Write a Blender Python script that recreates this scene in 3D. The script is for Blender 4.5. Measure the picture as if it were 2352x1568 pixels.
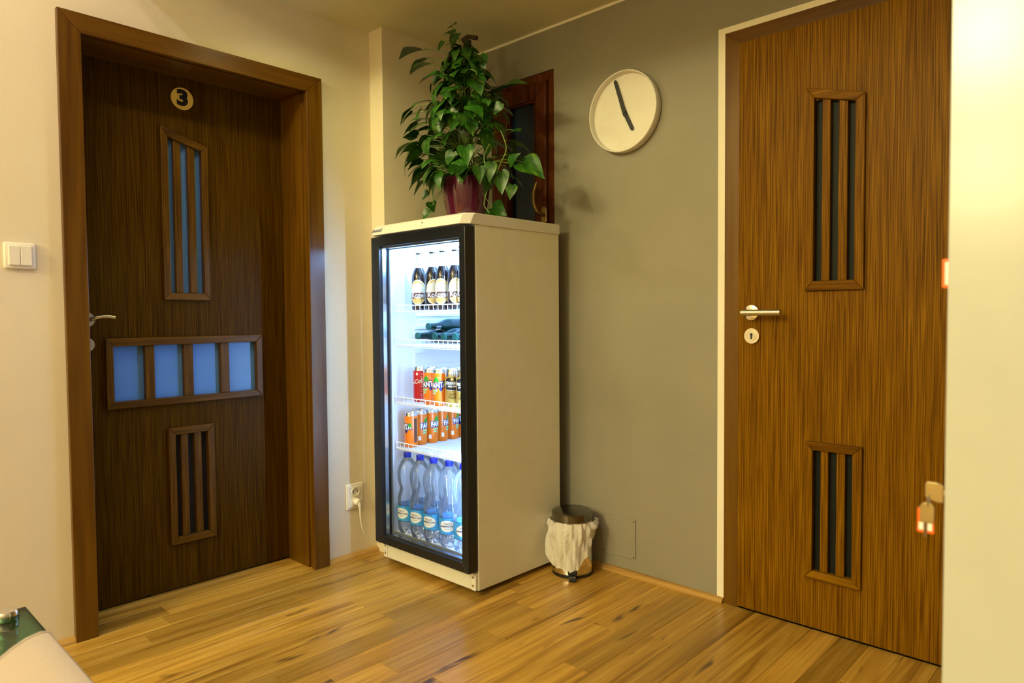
import bpy, bmesh, math, random
from mathutils import Vector, Matrix, Euler
R = math.radians
PI = math.pi
for o in list(bpy.data.objects): bpy.data.objects.remove(o)
S = bpy.context.scene
COL = S.collection
rnd = random.Random(11)

# ------------------------------------------------------------------ camera
CAM = Vector((2.5572, -2.3234, 1.0448)); YAW, PITCH, ROLL, FPX = .7556, -.037, -.008, 1592.07
fw = Vector((-math.sin(YAW)*math.cos(PITCH), math.cos(YAW)*math.cos(PITCH), math.sin(PITCH)))
rt0 = Vector((math.cos(YAW), math.sin(YAW), 0)); up0 = rt0.cross(fw)
rt = math.cos(ROLL)*rt0 + math.sin(ROLL)*up0; up = -math.sin(ROLL)*rt0 + math.cos(ROLL)*up0
cd = bpy.data.cameras.new('camera'); cam = bpy.data.objects.new('camera', cd); COL.objects.link(cam)
cam.matrix_world = Matrix(((rt.x, up.x, -fw.x, CAM.x), (rt.y, up.y, -fw.y, CAM.y), (rt.z, up.z, -fw.z, CAM.z), (0, 0, 0, 1)))
cd.sensor_width = 36; cd.sensor_fit = 'HORIZONTAL'; cd.lens = FPX/2352*36; cd.clip_start = .02
cd.dof.use_dof = True; cd.dof.focus_distance = 2.65; cd.dof.aperture_fstop = 4.0
S.camera = cam
# ------------------------------------------------------------------ world, lights, exposure
S.view_settings.view_transform = 'Standard'; S.view_settings.look = 'None'
S.view_settings.exposure = 0.0; S.view_settings.gamma = 1.0; S.view_settings.use_curve_mapping = False
W = bpy.data.worlds.new('world'); S.world = W; W.use_nodes = True
W.node_tree.nodes['Background'].inputs[0].default_value = (.012, .018, .04, 1)      # night outside
W.node_tree.nodes['Background'].inputs[1].default_value = 1.0
def lamp(name, kind, loc, energy, col, size=.1, target=None, **kw):
    d = bpy.data.lights.new(name, kind); d.energy = energy; d.color = col
    if kind == 'AREA': d.shape = 'DISK'; d.size = size
    else: d.shadow_soft_size = size
    for k, v in kw.items(): setattr(d, k, v)
    o = bpy.data.objects.new(name, d); COL.objects.link(o); o.location = loc
    if target is not None:
        o.rotation_euler = (Vector(target)-Vector(loc)).to_track_quat('-Z', 'Y').to_euler()
    return o
WARM = (1.0, .89, .46); PINK = (1.0, .86, .95); YEL = (1.0, .89, .38)
lamp('soffit_downlight', 'SPOT', (.43, -1.02, 2.27), 25, YEL, .06, (.60, -.76, 0), spot_size=R(160), spot_blend=1.0)
lamp('pendant_bulb', 'POINT', (1.45, -2.60, 2.98), 25, PINK, .03)
lamp('pendant_bulb', 'POINT', (1.55, -2.32, 3.02), 18, PINK, .03)
lamp('hall_lamp', 'POINT', (.40, -4.90, 3.10), 120, WARM, .30)
lamp('hall_lamp', 'POINT', (1.45, -7.20, 3.30), 420, WARM, .22)
lamp('hall_lamp', 'POINT', (2.04, -3.63, 2.35), 9, WARM, .08)
lamp('table_lamp', 'POINT', (1.72, -5.60, 1.93), 80, WARM, .12)  # unseen lamp added to lift low surfaces, placed for the locker's lower highlight
S.cycles.transparent_max_bounces = 32; S.cycles.max_bounces = 10

# ------------------------------------------------------------------ helpers
def tag(o, label=None, cat=None, group=None, kind=None):
    if label: o['label'] = label
    if cat: o['category'] = cat
    if group: o['group'] = group
    if kind: o['kind'] = kind
    return o
def thing(name, label, cat, loc=(0, 0, 0), group=None, kind=None):
    o = bpy.data.objects.new(name, None); COL.objects.link(o); o.location = loc; o.empty_display_size = .05
    return tag(o, label, cat, group, kind)
def wloc(o):
    v = Vector((0, 0, 0))
    while o is not None: v += o.location; o = o.parent
    return v
class MB:
    def __init__(s): s.v = []; s.f = []
    def add(s, vs, fs):
        b = len(s.v); s.v += [tuple(p) for p in vs]; s.f += [tuple(i+b for i in q) for q in fs]; return s
    def box(s, x0, y0, z0, x1, y1, z1):
        x0, x1 = sorted((x0, x1)); y0, y1 = sorted((y0, y1)); z0, z1 = sorted((z0, z1))
        return s.add([(x0,y0,z0),(x1,y0,z0),(x1,y1,z0),(x0,y1,z0),(x0,y0,z1),(x1,y0,z1),(x1,y1,z1),(x0,y1,z1)],
                     [(0,3,2,1),(4,5,6,7),(0,1,5,4),(1,2,6,5),(2,3,7,6),(3,0,4,7)])
    def prism(s, pts, fn, a, b):
        """pts: 2d polygon; fn(u,v,t)->xyz; extruded from t=a to t=b"""
        n = len(pts); vs = [fn(u, v, a) for u, v in pts]+[fn(u, v, b) for u, v in pts]
        fs = [tuple(range(n))[::-1], tuple(range(n, 2*n))]+[(i, (i+1) % n, n+(i+1) % n, n+i) for i in range(n)]
        return s.add(vs, fs)
    def lathe(s, prof, n=24, c=(0, 0, 0), a0=0, fn=None, cap=True):
        vs = []; fs = []; m = len(prof)
        for r, z in prof:
            for k in range(n):
                a = a0+2*PI*k/n; rr = r if fn is None else r+fn(a, z)
                vs.append((c[0]+rr*math.cos(a), c[1]+rr*math.sin(a), c[2]+z))
        for i in range(m-1):
            for k in range(n): fs.append((i*n+k, i*n+(k+1) % n, (i+1)*n+(k+1) % n, (i+1)*n+k))
        if cap and prof[0][0] > 1e-6: fs.append(tuple(range(n))[::-1])
        if cap and prof[-1][0] > 1e-6: fs.append(tuple(range((m-1)*n, m*n)))
        return s.add(vs, fs)
    def cyl(s, p0, p1, r, n=16, r1=None):
        return s.tube([p0, p1], r, n, r1=r1)
    def tube(s, path, r, n=8, r1=None, sy=1.0):
        path = [Vector(p) for p in path]; m = len(path); vs = []; fs = []
        t = (path[1]-path[0]).normalized(); ref = Vector((0, 0, 1)) if abs(t.z) < .9 else Vector((1, 0, 0))
        u = t.cross(ref).normalized()
        for i, p in enumerate(path):
            t = (path[min(i+1, m-1)]-path[max(i-1, 0)]).normalized()
            u = (u-t*u.dot(t)).normalized(); w = t.cross(u)
            rr = r if r1 is None else r+(r1-r)*i/(m-1)
            for k in range(n):
                a = 2*PI*k/n; vs.append(p+u*(rr*math.cos(a))+w*(rr*sy*math.sin(a)))
        for i in range(m-1):
            for k in range(n): fs.append((i*n+k, i*n+(k+1) % n, (i+1)*n+(k+1) % n, (i+1)*n+k))
        fs.append(tuple(range(n))[::-1]); fs.append(tuple(range((m-1)*n, m*n)))
        return s.add(vs, fs)
    def mesh(s, name, smooth=False, bevel=0, off=Vector((0, 0, 0)), seg=2, merge=False):
        me = bpy.data.meshes.new(name)
        me.from_pydata([(v[0]-off.x, v[1]-off.y, v[2]-off.z) for v in s.v], [], s.f)
        bm = bmesh.new(); bm.from_mesh(me)
        bmesh.ops.remove_doubles(bm, verts=bm.verts, dist=1e-6)
        bmesh.ops.recalc_face_normals(bm, faces=bm.faces)
        if bevel:
            es = [e for e in bm.edges if len(e.link_faces) == 2 and e.calc_face_angle(0) > .6]
            bmesh.ops.bevel(bm, geom=es, offset=bevel, segments=seg, profile=.5, affect='EDGES')
        bm.to_mesh(me); bm.free()
        if smooth:
            me.polygons.foreach_set('use_smooth', [True]*len(me.polygons))
            try: me.set_sharp_from_angle(angle=R(40))
            except Exception: pass
        me.update(); return me
    def build(s, name, mat, parent=None, smooth=False, bevel=0, seg=2, kind=None):
        off = wloc(parent) if parent else Vector((0, 0, 0))
        me = s.mesh(name, smooth, bevel, off, seg)
        if mat: me.materials.append(M[mat])
        o = bpy.data.objects.new(name, me); COL.objects.link(o); o.parent = parent
        if kind: o['kind'] = kind
        return o
def obj_of(name, me, parent=None, loc=(0, 0, 0), rot=None, scale=None):
    o = bpy.data.objects.new(name, me); COL.objects.link(o); o.parent = parent; o.location = loc
    if rot is not None: o.rotation_euler = rot
    if scale is not None: o.scale = scale
    return o
def copy_tree(o, parent=None):
    c = o.copy(); COL.objects.link(c); c.parent = parent
    for ch in o.children: copy_tree(ch, c)
    return c
def text_geo(body, size, bold=0., shear=0.):
    cu = bpy.data.curves.new('t', 'FONT'); cu.body = body; cu.size = size; cu.align_x = 'CENTER'; cu.align_y = 'CENTER'
    cu.offset = bold; cu.shear = shear; cu.resolution_u = 3; cu.fill_mode = 'FRONT'
    ob = bpy.data.objects.new('t', cu); me = bpy.data.meshes.new_from_object(ob)
    vs = [tuple(v.co) for v in me.vertices]; fs = [tuple(p.vertices) for p in me.polygons]
    bpy.data.objects.remove(ob); bpy.data.curves.remove(cu); bpy.data.meshes.remove(me)
    return vs, fs
def text_flat(mb, body, size, fn, bold=0., shear=0., sx=1.0):
    vs, fs = text_geo(body, size, bold, shear)
    mb.add([fn(v[0]*sx, v[1]) for v in vs], fs)
def text_cyl(mb, body, size, r, ang, z, bold=0., shear=0., sx=1.0, c=(0, 0), dx=0, rot=0):
    """text wrapped round a vertical cylinder; ang=0 faces -y, positive turns to +x"""
    vs, fs = text_geo(body, size, bold, shear)
    me = bpy.data.meshes.new('w'); me.from_pydata(vs, [], fs); bm = bmesh.new(); bm.from_mesh(me)
    if vs:
        x0 = min(v[0] for v in vs); x1 = max(v[0] for v in vs); st = r*.22/sx; x = x0+st
        while x < x1:
            bmesh.ops.bisect_plane(bm, geom=bm.verts[:]+bm.edges[:]+bm.faces[:], plane_co=(x, 0, 0), plane_no=(1, 0, 0)); x += st
    bm.verts.ensure_lookup_table(); ca, sa = math.cos(rot), math.sin(rot)
    out = []
    for v in bm.verts:
        u, w = v.co.x*sx, v.co.y; u, w = u*ca-w*sa, u*sa+w*ca
        a = ang+(u+dx)/r; out.append((c[0]+r*math.sin(a), c[1]-r*math.cos(a), z+w))
    mb.add(out, [tuple(v.index for v in f.verts) for f in bm.faces]); bm.free(); bpy.data.meshes.remove(me)
def patch_cyl(mb, x0, x1, top, bot, r, ang, z, n=10, c=(0, 0)):
    vs = []
    for k in range(n+1):
        x = x0+(x1-x0)*k/n; a = ang+x/r
        for zz in (bot(x), top(x)): vs.append((c[0]+r*math.sin(a), c[1]-r*math.cos(a), z+zz))
    mb.add(vs, [(2*k, 2*k+2, 2*k+3, 2*k+1) for k in range(n)])
def ell(mb, a, b, r, ang, z, n=12, dx=0):
    e = lambda x: b*math.sqrt(max(0, 1-((x-dx)/a)**2))
    patch_cyl(mb, dx-a*.999, dx+a*.999, e, lambda x: -e(x), r, ang, z, n)

# ------------------------------------------------------------------ materials
M = {}
def new_mat(name):
    m = bpy.data.materials.new(name); m.use_nodes = True; M[name] = m
    nt = m.node_tree; return m, nt, nt.nodes['Principled BSDF']
def lk(nt, a, b): nt.links.new(a, b)
def nd(nt, t, **kw):
    n = nt.nodes.new(t)
    for k, v in kw.items(): setattr(n, k, v)
    return n
def plain(name, col, rough=.5, metal=0., var=.06, scale=18., bump=0., bscale=200., coat=0., emit=None, estr=0., spec=.5, sheen=0.):
    m, nt, p = new_mat(name)
    p.inputs['Roughness'].default_value = rough; p.inputs['Metallic'].default_value = metal
    p.inputs['Coat Weight'].default_value = coat; p.inputs['Specular IOR Level'].default_value = spec
    p.inputs['Sheen Weight'].default_value = sheen
    if emit: p.inputs['Emission Color'].default_value = (*emit, 1); p.inputs['Emission Strength'].default_value = estr
    g = nd(nt, 'ShaderNodeNewGeometry'); no = nd(nt, 'ShaderNodeTexNoise'); no.inputs['Scale'].default_value = scale; no.inputs['Detail'].default_value = 4
    lk(nt, g.outputs['Position'], no.inputs['Vector'])
    rp = nd(nt, 'ShaderNodeValToRGB'); rp.color_ramp.elements[0].position = .3; rp.color_ramp.elements[1].position = .7
    rp.color_ramp.elements[0].color = (*[c*(1-var) for c in col], 1); rp.color_ramp.elements[1].color = (*[min(1, c*(1+var)) for c in col], 1)
    lk(nt, no.outputs['Fac'], rp.inputs['Fac']); lk(nt, rp.outputs['Color'], p.inputs['Base Color'])
    if bump:
        n2 = nd(nt, 'ShaderNodeTexNoise'); n2.inputs['Scale'].default_value = bscale; n2.inputs['Detail'].default_value = 3
        lk(nt, g.outputs['Position'], n2.inputs['Vector'])
        b = nd(nt, 'ShaderNodeBump'); b.inputs['Strength'].default_value = bump; b.inputs['Distance'].default_value = .002
        lk(nt, n2.outputs['Fac'], b.inputs['Height']); lk(nt, b.outputs['Normal'], p.inputs['Normal'])
    return m
def wood(name, dark, mid, light, axis='z', rough=.35, fine=150., stretch=.012, coat=.0, contrast=(.38, .5, .66), bands=.5, spec=.05):
    """stained timber: fine pores drawn out along one axis, broader bands, a few knots"""
    m, nt, p = new_mat(name); p.inputs['Roughness'].default_value = rough; p.inputs['Coat Weight'].default_value = coat; p.inputs['Specular IOR Level'].default_value = spec
    g = nd(nt, 'ShaderNodeNewGeometry')
    def noise(sc, st, det=3, dist=0.):
        mp = nd(nt, 'ShaderNodeMapping'); s = [sc, sc, sc]; s['xyz'.index(axis)] = sc*st; mp.inputs['Scale'].default_value = s
        lk(nt, g.outputs['Position'], mp.inputs['Vector'])
        n = nd(nt, 'ShaderNodeTexNoise'); n.inputs['Scale'].default_value = 1; n.inputs['Detail'].default_value = det; n.inputs['Distortion'].default_value = dist
        lk(nt, mp.outputs['Vector'], n.inputs['Vector']); return n.outputs['Fac']
    a = noise(fine, stretch, 3, .3); b = noise(fine*.13, .06, 3, .8)
    mx = nd(nt, 'ShaderNodeMix'); mx.inputs[0].default_value = bands*.8
    lk(nt, a, mx.inputs[2]); lk(nt, b, mx.inputs[3])
    rp = nd(nt, 'ShaderNodeValToRGB'); e = rp.color_ramp.elements
    e[0].position = contrast[0]; e[0].color = (*dark, 1); e[1].position = contrast[2]; e[1].color = (*light, 1)
    k = e.new(contrast[1]); k.color = (*mid, 1)
    lk(nt, mx.outputs[0], rp.inputs['Fac']); lk(nt, rp.outputs['Color'], p.inputs['Base Color'])
    bp = nd(nt, 'ShaderNodeBump'); bp.inputs['Strength'].default_value = .12; bp.inputs['Distance'].default_value = .001
    lk(nt, a, bp.inputs['Height']); lk(nt, bp.outputs['Normal'], p.inputs['Normal'])
    return m
def thin_glass(name, tint, refl=1.0, rough=.02, edge=None):
    m, nt, p = new_mat(name); nt.nodes.remove(p); out = nt.nodes['Material Output']
    t = nd(nt, 'ShaderNodeBsdfTransparent'); t.inputs[0].default_value = (*tint, 1)
    gl = nd(nt, 'ShaderNodeBsdfGlossy'); gl.inputs['Roughness'].default_value = rough; gl.inputs[0].default_value = (1, 1, 1, 1)
    fr = nd(nt, 'ShaderNodeFresnel'); fr.inputs[0].default_value = 1.45
    mu = nd(nt, 'ShaderNodeMath', operation='MULTIPLY'); mu.inputs[1].default_value = refl; mu.use_clamp = True
    lk(nt, fr.outputs[0], mu.inputs[0])
    if edge:
        lw = nd(nt, 'ShaderNodeLayerWeight'); lw.inputs[0].default_value = .35
        mc = nd(nt, 'ShaderNodeMix', data_type='RGBA'); mc.inputs[6].default_value = (*tint, 1); mc.inputs[7].default_value = (*edge, 1)
        lk(nt, lw.outputs['Facing'], mc.inputs[0]); lk(nt, mc.outputs[2], t.inputs[0])
    mx = nd(nt, 'ShaderNodeMixShader'); lk(nt, mu.outputs[0], mx.inputs[0]); lk(nt, t.outputs[0], mx.inputs[1]); lk(nt, gl.outputs[0], mx.inputs[2])
    lk(nt, mx.outputs[0], out.inputs['Surface']); return m

plain('cream_paint', (.74, .655, .50), .62, var=.025, scale=3, bump=.25, bscale=130)
plain('grey_paint', (.275, .252, .195), .5, var=.07, scale=2.2, bump=.2, bscale=130)
plain('white_paint', (.86, .80, .66), .6, var=.02)
plain('ceiling_paint', (.68, .64, .45), .7, var=.02, scale=2, bump=.15)
DK, MD, LT = (.085, .033, .0014), (.170, .072, .0024), (.285, .138, .0050)
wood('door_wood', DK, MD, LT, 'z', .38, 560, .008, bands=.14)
wood('door_wood_y', DK, MD, LT, 'y', .38, 90, .03, bands=.6)
wood('door_wood_x', DK, MD, LT, 'x', .38, 90, .03, bands=.6)
wood('door_wood_dark', tuple(c*.36 for c in DK), tuple(c*.36 for c in MD), tuple(c*.36 for c in LT), 'z', .38, 560, .008, bands=.14)  # same door wood, the recess shade darkened into its colour
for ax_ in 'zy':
    wood('door_wood_mid' + ('' if ax_ == 'z' else '_y'), tuple(c*.58 for c in DK), tuple(c*.58 for c in MD), tuple(c*.58 for c in LT), ax_, .36, 560 if ax_ == 'z' else 90, .008 if ax_ == 'z' else .03, bands=.2 if ax_ == 'z' else .6, spec=.2)  # weaker step of that painted shade, for the numbered door's mouldings and slats
CD, CM, CL = (.075, .028, .0016), (.120, .050, .0024), (.160, .075, .0036)
wood('casing_wood', CD, CM, CL, 'z', .30, 45, .05, bands=.7, spec=.35)
wood('casing_wood_y', CD, CM, CL, 'y', .30, 45, .05, bands=.7, spec=.35)
wood('casing_wood_x', CD, CM, CL, 'x', .30, 45, .05, bands=.7, spec=.35)
wood('window_wood', (.05, .012, .004), (.10, .027, .008), (.15, .045, .012), 'z', .3, 60, .03)
wood('oak_trim', (.30, .16, .04), (.45, .26, .075), (.55, .34, .11), 'y', .4, 60, .04)
wood('oak_trim_x', (.30, .16, .04), (.45, .26, .075), (.55, .34, .11), 'x', .4, 60, .04)
plain('black_joint', (.006, .004, .003), .7)
plain('frosted_glass', (.09, .24, .62), .35, var=.02)
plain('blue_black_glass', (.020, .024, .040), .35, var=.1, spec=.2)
plain('dark_glass', (.012, .014, .012), .5, var=.1, spec=.15)
plain('night_glass', (.005, .020, .055), .08, var=.6, scale=9, spec=.3)
plain('steel', (.62, .60, .55), .32, 1., var=.03)
plain('bright_steel', (.80, .78, .72), .10, 1., var=.02)
plain('dark_steel', (.20, .19, .17), .22, 1., var=.05)
plain('chrome', (.85, .85, .86), .06, 1., var=.01)
plain('brass', (.62, .42, .13), .3, 1., var=.05)
plain('antique_brass', (.28, .18, .06), .28, 1., var=.1)
plain('gold_plate', (.82, .55, .10), .42, 0., var=.05)
plain('black', (.008, .008, .009), .4)
plain('black_plastic', (.012, .011, .011), .45)
plain('door_frame_black', (.010, .012, .018), .32, var=.1)
plain('white_plastic', (.80, .76, .68), .35, var=.02)
plain('white_gloss', (.50, .52, .48), .22, var=.015)
plain('fridge_enamel', (.84, .81, .66), .38, var=.02, bump=.05, bscale=500)
plain('fridge_cover', (.80, .78, .73), .4, var=.02)
plain('liner', (.86, .88, .92), .45, var=.01)
plain('wire_white', (.86, .88, .90), .35, var=.01)
plain('lamp_diffuser', (.9, .95, 1), .4, emit=(.55, .76, 1.0), estr=7)
plain('gasket', (.16, .18, .20), .5)
plain('aluminium', (.75, .77, .80), .25, 1., var=.03)
thin_glass('fridge_glass', (.97, .985, 1.0), .55)
thin_glass('table_glass', (.34, .60, .50), .7, .03)
plain('glass_edge', (.02, .09, .06), .1)
plain('orange', (.86, .20, .008), .3, var=.03, coat=.3)
plain('red', (.52, .012, .016), .3, var=.03, coat=.3)
plain('gold_can', (.62, .43, .10), .28, .6, var=.05)
plain('silver', (.74, .76, .78), .22, 1., var=.03)
plain('print_white', (.86, .86, .84), .4, var=.01)
plain('print_blue', (.012, .018, .20), .4)
plain('print_green', (.03, .34, .03), .4)
plain('print_mint', (.25, .62, .35), .4)
plain('print_black', (.012, .012, .012), .4)
plain('print_cream', (.80, .72, .50), .45, var=.04)
plain('print_brown', (.11, .040, .020), .45)
plain('print_gold', (.66, .42, .10), .45)
plain('print_grey', (.25, .25, .27), .5)
plain('label_blue', (.045, .34, .74), .35, var=.25, scale=45)
plain('label_navy', (.02, .03, .16), .4)
plain('cap_blue', (.008, .02, .46), .35)
plain('brown_glass', (.020, .010, .006), .07, var=.2, coat=.5)
plain('green_glass', (.002, .018, .014), .10, var=.2, spec=.35)
plain('crown_green', (.02, .12, .10), .3, .4)
plain('crown_gold', (.80, .74, .52), .3, .3)
thin_glass('pet', (.97, .985, 1.0), 1.0, .05, (.66, .75, .87))
nt = M['pet'].node_tree; o_ = nt.nodes['Material Output']; prev = o_.inputs['Surface'].links[0].from_socket     # faint milky body so the bottle reads
df = nd(nt, 'ShaderNodeBsdfTranslucent'); df.inputs[0].default_value = (.80, .88, .98, 1); d2_ = nd(nt, 'ShaderNodeBsdfDiffuse'); d2_.inputs[0].default_value = (.80, .88, .98, 1)
m1 = nd(nt, 'ShaderNodeMixShader'); lk(nt, df.outputs[0], m1.inputs[1]); lk(nt, d2_.outputs[0], m1.inputs[2])
m2 = nd(nt, 'ShaderNodeMixShader'); m2.inputs[0].default_value = .09; lk(nt, prev, m2.inputs[1]); lk(nt, m1.outputs[0], m2.inputs[2]); lk(nt, m2.outputs[0], o_.inputs['Surface'])
plain('pot_glaze', (.085, .008, .030), .10, var=.15, coat=.6)
plain('soil', (.02, .012, .006), .9, bump=.6, bscale=300)
plain('moss', (.035, .022, .010), .9, var=.5, scale=90, bump=.8, bscale=220)
plain('stem', (.13, .22, .03), .5, var=.25, scale=30)
plain('fabric', (.44, .36, .33), .9, var=.10, scale=380, bump=.6, bscale=900, sheen=.3)
plain('key_orange', (.90, .15, .004), .4)
plain('key_metal', (.50, .42, .24), .3, .9, var=.15)
plain('subfloor', (.02, .012, .006), .9)
# leaf: veined green with yellowish flecks, differing leaf by leaf
m, nt, p = new_mat('leaf'); p.inputs['Roughness'].default_value = .36
oi = nd(nt, 'ShaderNodeObjectInfo'); tc = nd(nt, 'ShaderNodeTexCoord'); no = nd(nt, 'ShaderNodeTexNoise'); no.noise_dimensions = '4D'
mp = nd(nt, 'ShaderNodeMapping'); mp.inputs['Scale'].default_value = (9, 2.2, 3); lk(nt, tc.outputs['Object'], mp.inputs['Vector']); lk(nt, mp.outputs['Vector'], no.inputs['Vector'])
mw = nd(nt, 'ShaderNodeMath', operation='MULTIPLY'); mw.inputs[1].default_value = 40; lk(nt, oi.outputs['Random'], mw.inputs[0]); lk(nt, mw.outputs[0], no.inputs['W']); no.inputs['Scale'].default_value = 1.0
rp = nd(nt, 'ShaderNodeValToRGB'); e = rp.color_ramp.elements; e[0].position = .40; e[0].color = (.012, .060, .006, 1); e[1].position = .80; e[1].color = (.20, .30, .02, 1); k = e.new(.62); k.color = (.030, .125, .008, 1)
lk(nt, no.outputs['Fac'], rp.inputs['Fac'])
hs = nd(nt, 'ShaderNodeHueSaturation'); mr = nd(nt, 'ShaderNodeMapRange'); mr.inputs[3].default_value = .55; mr.inputs[4].default_value = 1.5; lk(nt, oi.outputs['Random'], mr.inputs[0]); lk(nt, mr.outputs[0], hs.inputs['Value']); lk(nt, rp.outputs['Color'], hs.inputs['Color'])
lk(nt, hs.outputs[0], p.inputs['Base Color'])
# oak boards: grain along y, each board with its own tone and offset
m, nt, p = new_mat('oak_board'); p.inputs['Roughness'].default_value = .30; p.inputs['Coat Weight'].default_value = .08; p.inputs['Coat Roughness'].default_value = .18; p.inputs['Specular IOR Level'].default_value = .4
g = nd(nt, 'ShaderNodeNewGeometry'); oi = nd(nt, 'ShaderNodeObjectInfo')
of = nd(nt, 'ShaderNodeVectorMath', operation='MULTIPLY_ADD'); cb = nd(nt, 'ShaderNodeCombineXYZ')
for i in range(3): lk(nt, oi.outputs['Random'], cb.inputs[i])
lk(nt, cb.outputs[0], of.inputs[0]); of.inputs[1].default_value = (7, 13, 5); lk(nt, g.outputs['Position'], of.inputs[2])
def on(scale, det, dist):
    mp = nd(nt, 'ShaderNodeMapping'); mp.inputs['Scale'].default_value = scale; lk(nt, of.outputs[0], mp.inputs['Vector'])
    n = nd(nt, 'ShaderNodeTexNoise'); n.inputs['Scale'].default_value = 1; n.inputs['Detail'].default_value = det; n.inputs['Distortion'].default_value = dist
    lk(nt, mp.outputs['Vector'], n.inputs['Vector']); return n.outputs['Fac']
a = on((95, 3.0, 95), 4, .6); b = on((17, 1.1, 17), 3, 1.2)
mx = nd(nt, 'ShaderNodeMix'); mx.inputs[0].default_value = .55; lk(nt, a, mx.inputs[2]); lk(nt, b, mx.inputs[3])
rp = nd(nt, 'ShaderNodeValToRGB'); e = rp.color_ramp.elements; e[0].position = .30; e[0].color = (.21, .095, .012, 1); e[1].position = .68; e[1].color = (.64, .39, .080, 1); k = e.new(.48); k.color = (.45, .245, .035, 1)
lk(nt, mx.outputs[0], rp.inputs['Fac'])
hs = nd(nt, 'ShaderNodeHueSaturation'); mr = nd(nt, 'ShaderNodeMapRange'); mr.inputs[3].default_value = .68; mr.inputs[4].default_value = 1.22; lk(nt, oi.outputs['Random'], mr.inputs[0]); lk(nt, mr.outputs[0], hs.inputs['Value']); lk(nt, rp.outputs['Color'], hs.inputs['Color'])
kn = on((16, 4.2, 16), 2, .4)      # dark knots
kr = nd(nt, 'ShaderNodeValToRGB'); kr.color_ramp.elements[0].position = .665; kr.color_ramp.elements[0].color = (0, 0, 0, 1); kr.color_ramp.elements[1].position = .755; kr.color_ramp.elements[1].color = (1, 1, 1, 1); lk(nt, kn, kr.inputs[0])
mk = nd(nt, 'ShaderNodeMix', data_type='RGBA'); lk(nt, kr.outputs['Color'], mk.inputs[0]); lk(nt, hs.outputs[0], mk.inputs[6]); mk.inputs[7].default_value = (.075, .035, .012, 1)
lk(nt, mk.outputs[2], p.inputs['Base Color'])
bp = nd(nt, 'ShaderNodeBump'); bp.inputs['Strength'].default_value = .08; bp.inputs['Distance'].default_value = .001; lk(nt, a, bp.inputs['Height']); lk(nt, bp.outputs['Normal'], p.inputs['Normal'])
# thin bin bag
m, nt, p = new_mat('bag_film'); p.inputs['Base Color'].default_value = (.84, .80, .74, 1); p.inputs['Roughness'].default_value = .35
out = nt.nodes['Material Output']; tr = nd(nt, 'ShaderNodeBsdfTransparent'); ms = nd(nt, 'ShaderNodeMixShader'); ms.inputs[0].default_value = .78
lk(nt, tr.outputs[0], ms.inputs[1]); lk(nt, p.outputs[0], ms.inputs[2]); lk(nt, ms.outputs[0], out.inputs['Surface'])
g = nd(nt, 'ShaderNodeNewGeometry'); no = nd(nt, 'ShaderNodeTexNoise'); no.inputs['Scale'].default_value = 38; no.inputs['Distortion'].default_value = 1.5; lk(nt, g.outputs['Position'], no.inputs['Vector'])
bp = nd(nt, 'ShaderNodeBump'); bp.inputs['Strength'].default_value = .7; bp.inputs['Distance'].default_value = .006; lk(nt, no.outputs['Fac'], bp.inputs['Height']); lk(nt, bp.outputs['Normal'], p.inputs['Normal'])

# ------------------------------------------------------------------ room shell
HC = 2.285; HH = 3.70; SOF = -1.615; XR = 2.80; YB = -8.0; WT = .25
def struct(name, mb, mat, label, cat, **kw):
    o = mb.build(name, mat, **kw); return tag(o, label, cat, kind='structure')
# door 1 (numbered door, left wall) opening; casing at y -1.6916..-.7571
OY0, OY1, OZ = -1.660, -.790, 1.985
w = MB(); w.box(-WT, YB, 0, 0, OY0, HH); w.box(-WT, OY0, OZ, 0, OY1, HH); w.box(-WT, OY1, 0, 0, .20, HH)
struct('wall_left', w, 'cream_paint', 'cream painted wall around the numbered door', 'wall')
w = MB(); w.box(0, -.505, 0, .092, 0, HC)
w.f = [f for f in w.f]
pier = struct('wall_pier', w, 'cream_paint', 'shallow wall projection in the corner behind the fridge', 'wall')
# back wall with window opening and door 2 opening
WX0, WX1, WZ0, WZ1 = .247, .627, 1.20, 2.104
DX0, DX1, DZ = 1.413, 2.172, 2.028
w = MB(); T = .20
w.box(0, 0, 0, WX0, T, HH); w.box(WX0, 0, 0, WX1, T, WZ0); w.box(WX0, 0, WZ1, WX1, T, HH)
w.box(WX1, 0, 0, DX0, T, HH); w.box(DX0, 0, DZ, DX1, T, HH); w.box(DX1, 0, 0, XR+.2, T, HH)
struct('wall_back', w, 'grey_paint', 'grey painted wall with the clock on it', 'wall')
w = MB(); w.box(XR, YB, 0, XR+.2, 0, HH); struct('wall_right', w, 'grey_paint', 'grey wall behind the white locker', 'wall')
w = MB(); w.box(-WT, YB-.2, 0, XR+.2, YB, HH); struct('wall_front', w, 'grey_paint', 'grey wall at the far end of the hall behind the camera', 'wall')
w = MB(); w.box(-WT, SOF, HC, XR+.2, .2, HH); w.box(-WT, YB-.2, HH, XR+.2, SOF, HH+.1)
struct('ceiling', w, 'ceiling_paint', 'low beige ceiling over the corner with the fridge', 'ceiling')
w = MB(); w.box(.0925, -.004, HC-.010, XR, 0.0, HC)
struct('trim_1', w, 'white_paint', 'thin pale painted line along the ceiling edge above the grey wall', 'trim')
# closed backs so no outside shows through
w = MB(); w.box(-.9, -1.9, -.1, -.85, -.5, 2.4); struct('wall_room_three', w, 'cream_paint', 'wall of the unlit room behind the numbered door', 'wall')

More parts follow.
